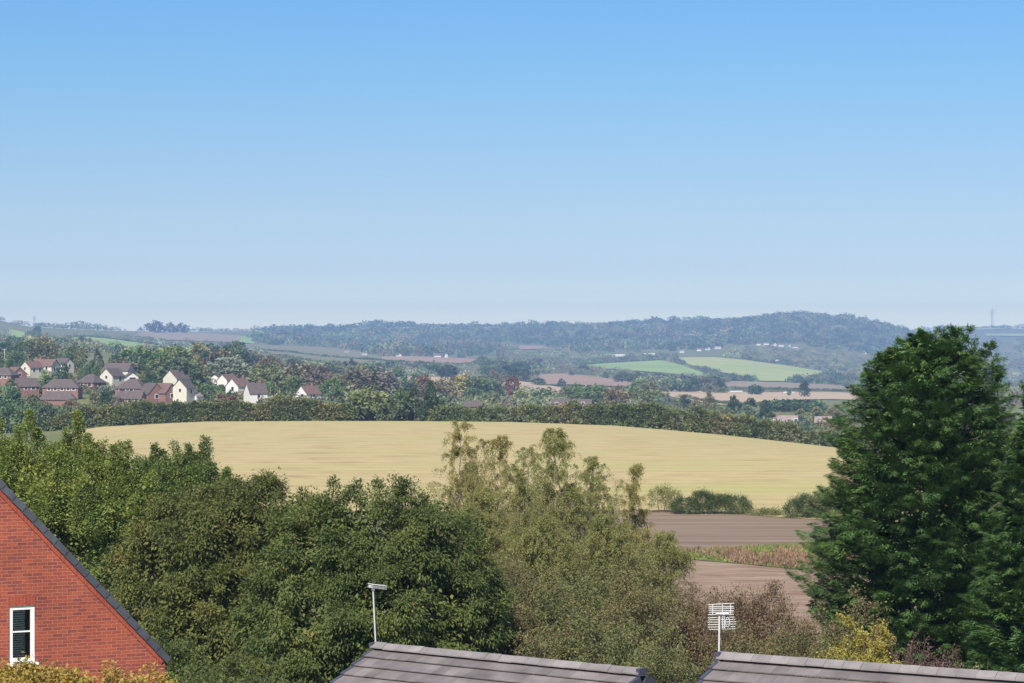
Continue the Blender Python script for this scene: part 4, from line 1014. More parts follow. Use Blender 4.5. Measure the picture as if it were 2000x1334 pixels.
vhouse('red_roof_house', 'long red roofed house joined behind the highest cream gable', 90, 734, 8.5, 12, 5.2, 8.6, 68, CR, RR, wins=[('l', -3, 4, 1, 1.3), ('l', 0, 4, 1, 1.3), ('f', 1, 3.5, 1.1, 1.5), ('f', -1.5, 3.5, 1.1, 1.5)], chim=[(0, 3, 1.2)])
vhouse('brown_roof_house', 'dark roofed house peeping out behind the long red roof', 124, 728, 7.5, 9, 5, 8, 55, CR, RP, wins=[('f', 0, 4, 1, 1.2)])
vhouse('brown_roof_house', 'purple roofed house at the village edge with a white dormer', 8, 752, 8, 12, 4.8, 8, 72, BR, RP, hip=True, wins=[('l', 0, 4, 1.4, 1.2), ('l', -3, 4, 1.1, 1.2)])
vhouse('brown_roof_house', 'terracotta roofed house low beside the highest cream gable', 30, 748, 7, 9, 4.6, 7.6, 40, BR, RR, wins=[('f', 0, 4, 1, 1.1)])
vhouse('brick_cottage', 'brick house with dark roof and a white window behind the bluish bush', 50, 776, 8, 9.5, 5, 8.3, -58, BR, RP, wins=[('r', 2, 4.2, 1.3, 1.2), ('r', -1.5, 4.2, 1, 1.2), ('f', 0, 4, 1, 1.2)])
vhouse('brick_terrace', 'wide brick house with a dark hipped roof and a row of white windows', 122, 779, 8.5, 16, 5.0, 8.4, 86, BR, RP, hip=True, wins=[('l', y, 4.3, 1.0, .9) for y in (-6, -3.6, -.8, 2.2, 5)])
vhouse('low_extension', 'low lean building with a dark roof in front of the wide brick house', 113, 792, 5.5, 15, 2.6, 5.4, 86, BR, RP, hip=True, wins=[('l', -5.5, 1.6, 2.0, 1.2)])
vhouse('brown_roof_house', 'brown hipped roof house with white windows beside the wide brick house', 178, 765, 8, 11, 4.4, 7.8, 55, BR, RP, hip=True, wins=[('f', 0, 3.4, 1.8, 1.5), ('l', -3, 3.4, 1.6, 1.3), ('l', 2, 3.4, 1.1, 1.3)])
vhouse('white_porch', 'small white building at the hip of the wide brick house', 162, 764, 3, 3.5, 3.8, 4.8, 20, WH, RG, wins=[('f', 0, 2.6, .7, 1.2)])
vhouse('cream_house', 'cream gabled house with a purple roof in the middle of the village', 219, 756, 8, 8.5, 5.4, 8.8, -33, CR, RP, wins=[('f', .2, 4.8, 1.0, 1.2), ('r', 1, 4, 1.1, 1.3)])
vhouse('purple_roof_house', 'long purple roofed house behind the middle cream gable', 232, 744, 8.5, 14, 5.2, 8.8, 74, CR, RP, wins=[('f', 0, 3.8, 1.2, 1.4), ('f', 2, 3.8, .9, 1.4)], chim=[(0, -3, 1.1)])
vhouse('white_porch', 'white walled wing with an arched dark opening, beside the middle cream gable', 256, 751, 6, 5, 3.8, 5.8, 25, WH, RP, wins=[('f', 0, 2.4, 2.4, 1.7)])
vhouse('purple_roof_house', 'broad purple hipped roof house below the middle cream gable', 260, 778, 9.5, 13, 4.6, 8.4, 72, BR, RP, hip=True, wins=[('l', -1.5, 3.6, 1.3, 1.2), ('l', 3, 3.6, 2.2, 1.2), ('f', 0, 3.5, 2, 1.3)])
vhouse('brick_cottage', 'brick house with three white windows and a low purple roof at the hedge', 256, 792, 6.5, 11, 3.0, 5.9, 80, BR, RP, wins=[('l', -3.4, 1.9, 1.1, 1.3), ('l', -.6, 1.9, 1.2, 1.4), ('l', 2.6, 1.9, 1.1, 1.3)])
vhouse('twin_gable_house', 'house with a steep dark gable roof beside the broad hipped roof', 296, 786, 8.5, 9, 3.8, 8.2, 38, BR, RP, wins=[('f', 0, 2.6, 1.2, 1.3)])
vhouse('twin_gable_house', 'brown steep roofed house next to the tall cream gable', 322, 786, 7.5, 9, 4.4, 8.3, 50, BR, RR, wins=[('f', 0, 3, 1.2, 1.3)])
vhouse('cream_house', 'cream house set back behind the tall cream gable, its gable wide and bright', 346, 762, 9, 10, 5.6, 9.4, -36, CR, RP, wins=[('r', 1, 4, 1.0, 1.2)])
vhouse('cream_house', 'tall cream gabled house nearest the hedge with one small window', 359, 787, 7.2, 8, 6.6, 10.2, -22, CR, RP, wins=[('f', .4, 5.6, .9, 1.1), ('r', 0, 5, 1, 1.3)])
vhouse('white_porch', 'white lean building at the foot of the tall cream gable', 384, 787, 3.4, 4.5, 2.9, 4.2, -30, WH, RG, wins=[('f', 0, 1.5, 1.2, 1.3)])
vhouse('white_house', 'tiny white gable between dark bushes above the russet scrub', 423, 752, 4, 5, 3.8, 5.2, -15, WH, RP)
vhouse('white_house', 'white gable with red brown roof, smaller of the adjoining white pair', 445, 757, 6, 9, 3.9, 6.4, -32, WH, RR)
vhouse('white_house', 'pale blue white gable with red roof and an arched window', 466, 772, 8, 9, 4.2, 7.6, -38, WH, RR, wins=[('f', .5, 3.0, 1.2, 1.4)], chim=[(0, 3, 1.0)])
vhouse('white_house', 'white walled house with a steep brown roof in front of the white gables', 499, 787, 7.5, 8.5, 4.4, 8.6, 118, WH, RP, wins=[('l', 0, 3, 1, 1.2)], chim=[(0, -2, 1.4)])
vhouse('white_house', 'lone white gabled house with a red roof and chimney, beyond the hedge', 602, 786, 7.6, 9, 4.0, 7.6, -42, WH, RR, wins=[('f', .8, 3.0, 1.6, 1.3), ('r', 0, 3, 1, 1.2)], chim=[(0, 2.5, 1.2)])
vhouse('barn', 'low barn with a dark brown roof behind the ragged hedge', 925, 806, 7, 9, 3.2, 5.6, 84, BR, RP, cat='barn')
vhouse('brown_roof_house', 'brownish red roofed row house behind the hedge below the tan field', 1098, 801, 7, 12, 3.6, 6.2, 86, BR, RP, wins=[('l', -4, 3.6, 1.2, 1.3), ('l', 3, 3.6, 1.2, 1.3)])
vhouse('brown_roof_house', 'second brownish red roof at the end of the row behind the hedge', 1140, 800, 7, 10, 3.4, 6.0, 80, BR, RP, wins=[('l', 0, 3.6, 1.2, 1.3)])
vhouse('white_porch', 'small white van-like outbuilding in front of the red roofs', 1086, 797, 3.5, 6, 2.8, 3.8, 80, WH, M['shed'])
vhouse('brown_roof_house', 'long pinkish brown roof among the pointed trees', 1538, 836, 6, 9.5, 3.4, 5.8, 84, BR, RG, wins=[('l', -4, 3.6, 1.2, 1.3)], chim=[(0, 5, 1.2)])
vhouse('white_house', 'small white gable at the end of the long pinkish roof', 1513, 833, 3, 4, 3.0, 4.2, -20, CR, RG)
vhouse('brown_roof_house', 'pink roofed house below the last pointed trees', 1608, 838, 6, 8, 3.2, 5.8, 80, BR, RG)
# far buildings
k_ = 0
for (px, base, w, l, e, rg, rot, wl, rf, lb) in [
    (1482, 675, 9, 13, 5, 9, 70, WH, RR, 'white house with red roof at the start of the hillside row'),
    (1497, 674, 9, 16, 5, 9, 80, WH, RR, 'long white house with red roof in the hillside row'),
    (1512, 676, 9, 14, 5, 10, 20, WH, RR, 'white gabled house in the middle of the hillside row'),
    (1526, 677, 8, 16, 5, 9, 75, WH, RR, 'low white house beside the middle gable of the hillside row'),
    (1541, 679, 8, 12, 5, 9, 15, WH, RR, 'bright white gable near the end of the hillside row'),
    (1553, 680, 7, 17, 4, 7, 84, WH, RR, 'long low white house ending the hillside row'),
    (1366, 686, 8, 12, 5, 9, 70, WH, RR, 'pale house with pink roof above the green fields'),
    (1382, 684, 8, 13, 5, 9, 30, WH, RR, 'pink gabled house above the yellow green field'),
    (1402, 681, 9, 18, 4, 7, 86, WH, RG, 'long pale shed beside the pink gabled house'),
    (1332, 689, 7, 12, 4, 7, 80, WH, RG, 'small pale house at the end of the dark field hedge'),
    (855, 699, 9, 16, 5, 9, 80, WH, RR, 'white farmhouse with pink roof under the poplars'),
    (870, 698, 8, 12, 5, 9, 20, WH, RR, 'pink gabled farm building beside the white farmhouse'),
    (779, 698, 7, 12, 5, 8, 30, WH, RR, 'pink farm cottage at the foot of the big wood'),
    (712, 695, 6, 12, 4, 6, 84, WH, RG, 'small white building where the heath meets the wood'),
    (677, 690, 5, 12, 3, 5, 84, WH, RG, 'tiny white building on the brown heath'),
    (312, 672, 6, 8, 4, 7, 30, WH, RG, 'tiny white cottage beside the long green field'),
    (1988, 712, 9, 18, 5, 9, 80, BR, RR, 'red roofed house at the picture edge beyond the cypress'),
    (2004, 709, 9, 16, 5, 9, 76, BR, RR, 'red house half outside the picture beyond the cypress')]:
    vhouse('distant_house', lb, px, base, w, l, e, rg, rot, wl, rf, lo=900, hi=8200)
for (px, base, w, l, e, rg, rot, lb) in [
    (1192, 696, 10, 56, 2, 3.4, 87, 'long white farm shed above the green field'), (1136, 708, 6, 30, 1.6, 2.6, 87, 'low white shed at the end of the green field'),
    (1268, 694, 8, 22, 2.4, 3.8, 85, 'pale shed on the dark hedge beyond the green field'), (1438, 767, 4, 11, 1.0, 1.5, 88, 'pale glasshouse behind the long tan field'), (1540, 769, 4, 9, 1.0, 1.5, 88, 'pale glasshouse beside the round dark tree'),
    (812, 727, 4, 10, .9, 1.4, 87, 'long white glasshouse in the middle valley'), (915, 727, 4, 12, .9, 1.4, 87, 'second white glasshouse further along the valley'), (1505, 706, 7, 32, 1.8, 3, 87, 'white sheet roofed shed at the top of the yellow green field')]:
    vhouse('farm_shed', lb, px, base, w, l, e, rg, rot, M['shed'], M['shed'], lo=900, hi=8200, cat='shed')

# pylons
def pylon(px, Y, top, label, wb=.11):
    c = at(px, Y); H = CAMZ - (top - 667) / F * Y - c[2]
    mb = MB(); b = H * wb; t = .035 * H
    hw = lambda z: b + (t - b) * min(z / (H * .72), 1) if z < H * .72 else t * (1 - .7 * (z - H * .72) / (H * .28))
    rr = max(.10, Y * .000045)
    lv = np.linspace(0, H, 9)
    for sx, sy in ((-1, -1), (1, -1), (1, 1), (-1, 1)):
        mb.tube([[sx * hw(z), sy * hw(z), z] for z in lv], rr, 4)
    for a, z in zip(range(8), lv):
        z2 = lv[a + 1]
        for s in (-1, 1):
            mb.tube([[-hw(z), s * hw(z), z], [hw(z2), s * hw(z2), z2]], rr * .6, 3); mb.tube([[hw(z), s * hw(z), z], [-hw(z2), s * hw(z2), z2]], rr * .6, 3)
    root = empty('electricity_pylon', c); tag(root, label, 'pylon')
    mb.build('tower', M['steel'], root)
    for z, w in ((.70, .17), (.80, .22), (.90, .15)):
        m2 = MB(); m2.tube([[-H * w, 0, H * z], [0, 0, H * z + H * .025], [H * w, 0, H * z]], rr * .8, 4); m2.tube([[-H * w, 0, H * z], [H * w, 0, H * z]], rr * .7, 4); m2.build('cross_arm', M['steel'], root)
pylon(1474, y_at(1474, 733), 707, 'grey lattice pylon standing in the yellow green field')
pylon(67, 7300, 616, 'faint lattice pylon on the skyline above the highest cream house', .06)
pylon(1938, 9950, 602, 'faint lattice mast on the hazy ridge behind the huge cypress', .06)
m2 = MB(); c = at(9, y_at(9, 722)); m2.tube([[0, 0, 0], [0, 0, 9.5]], [.12, .08], 6)
root = empty('telegraph_pole', c); tag(root, 'pale wooden pole among the trees at the village edge', 'pole'); m2.build('shaft', M['shed'], root)
m2 = MB(); m2.tube([[-.8, 0, 9.0], [.8, 0, 9.0]], .07, 4); m2.build('cross_arm', M['shed'], root)

# ------------------------------------------------------------------ trees of the valley: prototypes one unit high and wide, copied
def proto(kind, seed, nq=760):
    r = np.random.default_rng(seed); mb = MB()
    if kind == 'round': lo = [[0, 0, .56, .40, .40, .42], [.16, .1, .45, .30, .3, .32], [-.18, -.08, .48, .28, .28, .33], [.05, -.15, .66, .27, .27, .28]]
    elif kind == 'broad': lo = [[-.22, 0, .5, .28, .28, .36], [.2, .05, .48, .28, .28, .36], [0, 0, .66, .28, .28, .33], [.02, -.2, .4, .3, .24, .32], [-.36, 0, .36, .16, .2, .28], [.36, 0, .36, .16, .2, .26]]
    elif kind == 'egg': lo = [[0, 0, .40, .46, .46, .34], [0, 0, .58, .36, .36, .34], [0, 0, .76, .20, .20, .24]]
    elif kind == 'column': lo = [[0, 0, .3, .4, .4, .28], [.05, 0, .55, .36, .36, .28], [-.04, 0, .8, .24, .24, .2]]
    elif kind == 'shrub': lo = [[-.3, 0, .38, .26, .3, .42], [0, .1, .48, .3, .3, .50], [.3, 0, .36, .26, .3, .44], [.1, -.2, .34, .28, .24, .4]]
    if kind == 'conical':
        n = nq // 12; z = r.uniform(.06, 1, n)**1.15; a = r.uniform(0, 2 * np.pi, n); rad_ = (.48 * (1 - z)**.75 + .02) * r.uniform(.75, 1.15, n)
        p = np.stack([np.cos(a) * rad_, np.sin(a) * rad_, z], 1); d = norm(np.stack([np.cos(a), np.sin(a), np.full(n, .15)], 1))
        leaf_clumps(mb, r, p, d, 16, .035, .10, .055, .35, up=.5)
    else:
        p, d = clumps(r, lo, nq // 12, shell=(.72, 1.08), zmin=-.8)
        leaf_clumps(mb, r, p, d, 14, .055, .105, .075, .1, up=.5)
    mb.tube([[0, 0, -.25], [0, 0, .25], [.01, 0, .6]], [.05, .035, .015], 5, mi=1)
    o = mb.build('tree', [FM['far'], M['bark']])
    return o
PROTO = {}
for kind, ns_ in (('round', 4), ('broad', 4), ('conical', 2), ('egg', 3), ('column', 2), ('shrub', 3)):
    PROTO[kind] = [proto(kind, 500 + 17 * i + len(kind), 900) for i in range(ns_)]
TONE = {'dark green': (0.0558, 0.0927, 0.0443), 'deep green': (0.0977, 0.1559, 0.0639), 'mid green': (0.1249, 0.1854, 0.0685), 'olive': (0.1899, 0.1938, 0.0814), 'pale green': (0.279, 0.3348, 0.1394), 'yellowish': (0.3921, 0.3387, 0.1248), 'brown': (0.19, 0.15, 0.078), 'russet': (0.21, 0.1103, 0.0651), 'purple brown': (0.155, 0.125, 0.088), 'grey green': (0.2093, 0.2407, 0.1569)}
SHAPE = {'round': 'round', 'broad': 'spreading', 'conical': 'conical', 'egg': 'pointed egg shaped', 'column': 'slender', 'shrub': 'bushy'}
NAME = {'round': 'broadleaf_tree', 'broad': 'broadleaf_tree', 'conical': 'conifer_tree', 'egg': 'pointed_tree', 'column': 'poplar_tree', 'shrub': 'valley_bush'}
LM = [(60, 716, 'the highest cream house'), (122, 768, 'the wide brick house'), (222, 745, 'the middle cream house'), (298, 770, 'the twin gabled houses'), (358, 760, 'the tall cream gable'), (455, 755, 'the white gables'), (500, 770, 'the brown roofed white house'),
      (602, 768, 'the lone white house'), (235, 672, 'the long green field'), (380, 660, 'the brown ridge slope'), (337, 695, 'the small pale field'), (482, 700, 'the narrow bright field'), (615, 710, 'the narrow green strip'), (600, 690, 'the brown heath'), (845, 705, 'the pinkish bare field'),
      (825, 742, 'the valley tan strip'), (925, 795, 'the low barn'), (1030, 760, 'the middle tan field'), (1110, 780, 'the red roofed row'), (1145, 744, 'the red ploughed field'), (1240, 718, 'the smooth green field'), (1192, 692, 'the long white shed'), (1450, 720, 'the yellow green pylon field'),
      (1500, 754, 'the purple brown field'), (1450, 778, 'the long tan field'), (1540, 815, 'the pinkish roofed house'), (1606, 828, 'the pink roofed house'), (1520, 673, 'the hillside white row'), (860, 695, 'the white farmhouse'), (30, 650, 'the little skyline field'), (720, 800, 'the gap in the long hedge'), (1640, 775, 'the cypress edge')]
ORD = ['', 'second ', 'third ', 'fourth ', 'fifth ', 'sixth ', 'seventh ', 'eighth ', 'ninth ', 'tenth ', 'eleventh ', 'twelfth ']
TREES = []
used = set()
def tree(px, base, hp, wp, kind, tone, label=None, group=None, Y=None, var=.12, depthscale=1.0, r=rng):
    """a tree whose foot shows at (px, base) and whose crown measures hp x wp photo pixels"""
    Y = Y or y_at(px, base, 690, 9900); c = at(px, Y)
    src = PROTO[kind][int(r.integers(0, len(PROTO[kind])))]
    if src.data.name not in used: o = src; used.add(src.data.name)
    else: o = src.copy(); COL.objects.link(o)
    o.name = NAME[kind]
    o.location = c; s = Y / F
    o.scale = (wp * s * .98, wp * s * .98 * depthscale, hp * s / .98); o.rotation_euler = (0, 0, r.uniform(0, 6.28))
    col = np.array(TONE[tone]) * r.uniform(1 - var, 1 + var, 3) * r.uniform(1 - var, 1 + var)
    o.color = (*col, 1)
    TREES.append(dict(o=o, px=px, py=base - hp / 2, hp=hp, kind=kind, tone=tone, label=label, group=group))
    return o
# named by hand
tree(191, 720, 38, 24, 'conical', 'dark green', 'dark conifer above and left of the middle cream house'.replace('and left of', 'near'))
tree(124, 750, 38, 38, 'conical', 'dark green', 'broad dark fir between the two cream gabled houses')
tree(281, 728, 30, 28, 'conical', 'dark green', 'small dark fir above the purple hipped roof')
tree(335, 735, 40, 44, 'broad', 'deep green', 'big round green tree above the tall cream gable')
tree(86, 728, 26, 16, 'egg', 'pale green', 'bright green small tree against the highest cream house', Y=960)
tree(841, 812, 80, 36, 'conical', 'dark green', 'tall dark conifer rising above the hedge gap', Y=690)
tree(722, 826, 66, 84, 'broad', 'olive', 'big olive tree filling the gap in the long hedge', Y=665)
tree(688, 824, 44, 40, 'shrub', 'brown', 'brownish bush joining the trimmed hedge to the big olive tree', Y=668)
tree(782, 826, 58, 54, 'broad', 'deep green', 'green tree next to the big olive one in the hedge gap', Y=664)
tree(806, 826, 62, 34, 'egg', 'dark green', 'dark pointed tree in the hedge gap', Y=668)
tree(838, 826, 52, 44, 'round', 'dark green', 'dark round tree below the tall conifer in the hedge', Y=662)
tree(872, 826, 46, 50, 'broad', 'deep green', 'last green tree of the hedge gap before the ragged hedge', Y=664)
tree(758, 824, 40, 40, 'shrub', 'mid green', 'mid green bush low in the hedge gap', Y=660)
for (px, b, h, w, t, lb) in [(10, 850, 62, 60, 'deep green', 'dark bushy tree at the left end of the village hedge'.replace('left end', 'near end')), (52, 850, 52, 52, 'mid green', 'olive green bush behind the light green spire'), (95, 846, 46, 50, 'dark green', 'dark bush where the stubble field narrows'), (-22, 850, 60, 50, 'mid green', 'green tree cut by the picture edge beside the village'), (130, 842, 40, 44, 'deep green', 'dark bush starting the trimmed hedge')]:
    tree(px, b, h, w, 'shrub', t, lb, Y=668)
tree(12, 800, 50, 64, 'broad', 'deep green', 'large dark green tree in front of the village edge roofs', Y=790)
tree(60, 800, 34, 36, 'round', 'olive', 'olive tree in front of the small brick house', Y=790)
tree(28, 772, 34, 26, 'egg', 'dark green', 'bluish dark bush in front of the village edge roofs', Y=850)
tree(207, 797, 36, 30, 'round', 'dark green', 'dark round bush between the brick houses at the hedge', Y=800)
tree(188, 792, 34, 30, 'round', 'olive', 'olive bush beside the dark round bush at the hedge', Y=810)
tree(228, 795, 28, 26, 'round', 'purple brown', 'brownish bush beside the brick house windows', Y=795)
tree(297, 797, 20, 22, 'round', 'deep green', 'small green tree in front of the steep dark gable', Y=790)
tree(402, 762, 22, 26, 'round', 'deep green', 'dark green bush right by the white porch'.replace('right by', 'just by'))
tree(402, 785, 34, 40, 'shrub', 'deep green', 'dark evergreen shrubs between the tall cream gable and the white houses')
tree(440, 795, 40, 62, 'shrub', 'russet', 'russet brown scrub in front of the white gables', Y=800)
tree(415, 776, 24, 30, 'shrub', 'mid green', 'green shrub with yellow tips beside the russet scrub')
tree(522, 783, 36, 34, 'round', 'mid green', 'green tree beside the brown roofed white house')
tree(540, 785, 20, 20, 'round', 'pale green', 'pale green bush beside the brown roofed white house')
tree(458, 742, 32, 42, 'broad', 'olive', 'domed olive tree above the white gables')
tree(590, 762, 28, 42, 'broad', 'dark green', 'dark green tree just above the lone white house')
tree(610, 752, 34, 60, 'broad', 'olive', 'broad olive tree behind the lone white house')
tree(650, 784, 44, 50, 'broad', 'mid green', 'mid green tree beside the lone white house')
tree(648, 800, 30, 54, 'shrub', 'grey green', 'grey green bush rising above the hedge near the lone white house', Y=760)
tree(672, 782, 44, 34, 'egg', 'olive', 'olive tree between the lone house and the hedge gap')
tree(684, 732, 28, 40, 'broad', 'dark green', 'dark spreading tree alone below the brown heath')
tree(743, 737, 20, 22, 'round', 'dark green', 'dark round tree alone beside the valley tan strip')
tree(720, 758, 42, 36, 'round', 'deep green', 'blue green tree below the valley tan strip')
tree(698, 742, 22, 34, 'broad', 'deep green', 'dark low tree beside the blue green one')
tree(815, 770, 46, 36, 'column', 'deep green', 'tall blue green tree behind the dark hedge conifer')
tree(770, 768, 30, 54, 'broad', 'grey green', 'wide grey green tree before the valley tan strip')
tree(888, 770, 34, 26, 'round', 'brown', 'brown autumn tree next to the dark hedge conifer')
tree(912, 768, 32, 22, 'round', 'russet', 'reddish brown tree beside the brown autumn tree')
tree(868, 784, 40, 46, 'broad', 'olive', 'olive tree behind the hedge near the dark conifer')
tree(1001, 778, 42, 32, 'round', 'russet', 'round russet tree in front of the middle tan field')
tree(972, 780, 30, 28, 'round', 'dark green', 'dark green tree touching the round russet tree')
tree(1020, 792, 32, 44, 'broad', 'pale green', 'pale green tree below the round russet tree')
tree(1060, 790, 30, 48, 'broad', 'deep green', 'green tree at the end of the middle tan field')
tree(994, 744, 30, 44, 'broad', 'dark green', 'large dark tree of the pair in the tan field')
tree(1026, 747, 26, 20, 'round', 'dark green', 'smaller dark tree of the pair in the tan field')
tree(1052, 753, 15, 26, 'shrub', 'dark green', 'low dark tree at the edge of the red ploughed field')
tree(1097, 756, 15, 16, 'egg', 'dark green', 'small dark tree standing in the red ploughed field')
tree(950, 762, 26, 44, 'broad', 'mid green', 'mid green tree between the autumn trees and the tan field')
tree(920, 784, 26, 34, 'broad', 'deep green', 'deep green tree just above the low barn')
tree(960, 790, 26, 36, 'broad', 'olive', 'olive tree beside the low barn')
tree(1108, 778, 22, 30, 'broad', 'deep green', 'dark tree at the start of the red roofed row')
for (px, b, h, w, lb) in [(1385, 803, 36, 25, 'tallest pointed tree in front of the long tan field'), (1434, 812, 36, 30, 'broad pointed tree, darker, standing in the tan field'), (1398, 810, 22, 26, 'small pointed tree tucked beside the tallest one'), (1465, 808, 28, 30, 'pointed tree next behind the broad dark one'), (1462, 822, 28, 34, 'pale rimmed pointed tree low before the long tan field'),
                          (1496, 808, 24, 26, 'rounded pointed tree before the dark copse'), (1497, 825, 26, 34, 'low dark pointed tree near the small white gable'), (1565, 826, 26, 28, 'pointed tree rising over the pinkish roof'), (1562, 836, 24, 30, 'pale pointed tree in front of the pinkish roof'), (1596, 820, 24, 26, 'pointed tree between the two pink roofs'), (1598, 834, 26, 24, 'dark pointed tree above the pink roof'), (1627, 822, 24, 32, 'reddish pointed tree near the cypress'), (1631, 836, 22, 22, 'dark small pointed tree near the cypress'),
                          (1303, 798, 28, 24, 'first pointed tree of the row, beside the red roofs'), (1286, 798, 24, 22, 'small pointed tree before the first of the row'), (1335, 800, 26, 28, 'dark pointed tree third in the row'), (1318, 802, 22, 22, 'little pale pointed tree second in the row'), (1360, 806, 22, 30, 'brown pointed tree beside the tallest one'), (1420, 816, 18, 26, 'small blue green tree low between pointed trees')]:
    tree(px, b, h, w, 'egg', 'grey green' if 'pale' in lb or 'first' in lb else 'brown' if 'brown' in lb or 'reddish' in lb else 'dark green' if 'dark' in lb else 'olive', lb, r=np.random.default_rng(px), group='pointed trees in the valley')
tree(1475, 772, 20, 30, 'broad', 'dark green', 'dark round tree at the back of the long tan field')
tree(1572, 776, 30, 24, 'egg', 'dark green', 'tall dark tree standing between the tan and purple fields')
tree(1541, 774, 12, 9, 'round', 'deep green', 'very small tree between the two dark ones in the tan field')
tree(1261, 762, 20, 22, 'round', 'dark green', 'dark tree at the start of the long tan field')
tree(1286, 764, 16, 24, 'shrub', 'dark green', 'low dark tree second along the tan field edge')
tree(1325, 766, 20, 24, 'round', 'dark green', 'dark tree third along the tan field edge')
tree(1346, 767, 16, 30, 'shrub', 'deep green', 'low spreading tree fourth along the tan field edge')
tree(1404, 768, 22, 34, 'broad', 'dark green', 'large dark tree ending the tan field edge')
tree(1380, 764, 26, 30, 'round', 'purple brown', 'purplish tree behind the tan field edge')
for (px, w, h) in ((302, 36, 24), (332, 24, 20), (356, 28, 18)):
    tree(px, 651, h, w, 'broad', 'dark green', {302: 'largest dark tree of the three on the ridge line', 332: 'middle dark tree of the three on the ridge line', 356: 'lower dark tree of the three on the ridge line'}[px])
tree(73, 654, 16, 15, 'round', 'dark green', 'dark round tree on the skyline by the faint pylon')
tree(160, 676, 17, 26, 'broad', 'dark green', 'dark tree at the lower end of the long green field')
for (px, b, h, w, t, lb) in [(818, 697, 26, 13, 'brown', 'first slim russet tree beside the white farmhouse'), (788, 697, 18, 12, 'brown', 'short russet tree between the two farms'), (845, 690, 30, 9, 'olive', 'slim poplar first of the three above the farmhouse'), (852, 690, 34, 9, 'olive', 'slim poplar second of the three above the farmhouse'), (862, 692, 30, 9, 'olive', 'slim poplar third of the three above the farmhouse'), (880, 694, 30, 10, 'grey green', 'slim poplar standing apart beside the farmhouse'), (906, 690, 36, 9, 'olive', 'tallest slim poplar under the big wood'), (953, 690, 24, 11, 'brown', 'reddish slim tree under the big wood'), (973, 703, 24, 8, 'brown', 'reddish slim tree lower down, first of two'), (981, 704, 22, 8, 'brown', 'reddish slim tree lower down, second of two')]:
    tree(px, b, h, w, 'column', t, lb)

r6 = np.random.default_rng(66)
for i, px in enumerate([64, 84, 104, 140, 160, 176, 238, 252, 275, 288, 310, 330, 345, 372, 392, 425, 455, 486, 512, 565, 585, 616]):
    tree(px + r6.uniform(-5, 5), 800, r6.uniform(17, 27), r6.uniform(26, 38), 'shrub', ['mid green', 'olive', 'deep green', 'brown', 'grey green'][i % 5], None, Y=r6.uniform(765, 800), r=r6)
for (px, b, h, w) in [(36, 768, 18, 20), (76, 762, 15, 18), (104, 750, 20, 18), (141, 760, 22, 24), (160, 750, 24, 22), (204, 774, 20, 22), (240, 768, 14, 16), (283, 764, 22, 24), (312, 762, 18, 16), (376, 762, 16, 16), (398, 772, 22, 24), (413, 768, 18, 20), (432, 768, 16, 18), (452, 780, 16, 22), (482, 770, 18, 14), (530, 774, 26, 26), (560, 778, 24, 28), (577, 772, 22, 22), (624, 778, 24, 22), (20, 760, 18, 20), (96, 772, 14, 14), (190, 748, 20, 20), (338, 778, 12, 12), (300, 745, 24, 30), (170, 735, 22, 26), (150, 728, 24, 24)]:
    tree(px, b, h, w, ['round', 'broad', 'egg'][px % 3], ['mid green', 'olive', 'deep green', 'dark green', 'grey green'][px % 5], None, r=r6)
# scattered trees: more of the same kinds over the valley, kept off the open fields and the houses
r5 = np.random.default_rng(77)
def clear(px, base, hp, wp, keep=.5):
    top = base - hp
    for dx in (-.35, 0, .35):
        for q in (.25, .6, .95):
            if in_field(px + dx * wp, base - hp * q, -1.5): return False
    for (hx, hb, hw, hh) in HOUSES:
        if abs(px - hx) < hw + wp * .5 and base > hb - hh * .6 and top < hb - hh * .15 and base > hb - 1: return False
    return True
def scatter(n, x0, x1, b0, b1, hm, tones, kinds, ar=(1.0, 1.8), tries=30):
    for i in range(n):
        for t in range(tries):
            px = r5.uniform(x0, x1); base = r5.uniform(np.interp(px, [x0, x1], b0[0:2]), np.interp(px, [x0, x1], b1[0:2]))
            Y = y_at(px, base, 690, 8200); hp = r5.uniform(.65, 1.25) * hm * F / Y
            kd = kinds[r5.integers(0, len(kinds))]; wp = hp * (r5.uniform(*ar) if kd in ('broad', 'shrub', 'round') else .6)
            if clear(px, base, hp, wp):
                tree(px, base, hp, wp, kd, tones[r5.integers(0, len(tones))], r=r5); break
G1 = ['deep green', 'mid green', 'olive', 'olive', 'brown', 'dark green', 'purple brown', 'grey green']
G2 = ['deep green', 'mid green', 'dark green', 'olive', 'dark green', 'grey green', 'purple brown']
scatter(34, -20, 420, (700, 735), (735, 772), 9.5, G1, ['round', 'broad', 'broad', 'egg'])
scatter(24, -20, 520, (684, 700), (702, 735), 11, G1, ['round', 'broad', 'broad'])
scatter(18, 380, 700, (728, 740), (770, 792), 9, G1, ['round', 'broad', 'shrub'])
scatter(20, 380, 720, (700, 724), (728, 748), 13, G2, ['round', 'broad', 'broad', 'egg'])
scatter(20, 690, 1000, (735, 748), (785, 796), 11, G1 + ['yellowish', 'pale green'], ['round', 'broad', 'broad'])
scatter(18, 700, 1060, (716, 716), (738, 738), 12, G2, ['round', 'broad', 'shrub'])
scatter(18, 1000, 1290, (770, 772), (800, 800), 10, G1, ['round', 'broad', 'shrub'])
scatter(16, 1200, 1420, (738, 748), (768, 768), 13, G2 + ['purple brown', 'pale green'], ['round', 'broad', 'shrub'])
scatter(12, 1560, 1800, (758, 762), (800, 806), 9, G2, ['round', 'broad', 'shrub'])
scatter(26, 640, 1000, (712, 714), (742, 744), 11, ['olive', 'grey green', 'deep green', 'mid green', 'dark green'], ['round', 'broad', 'shrub'])
scatter(26, 960, 1400, (716, 738), (764, 770), 10, ['olive', 'grey green', 'deep green', 'mid green', 'dark green'], ['round', 'broad', 'shrub'])
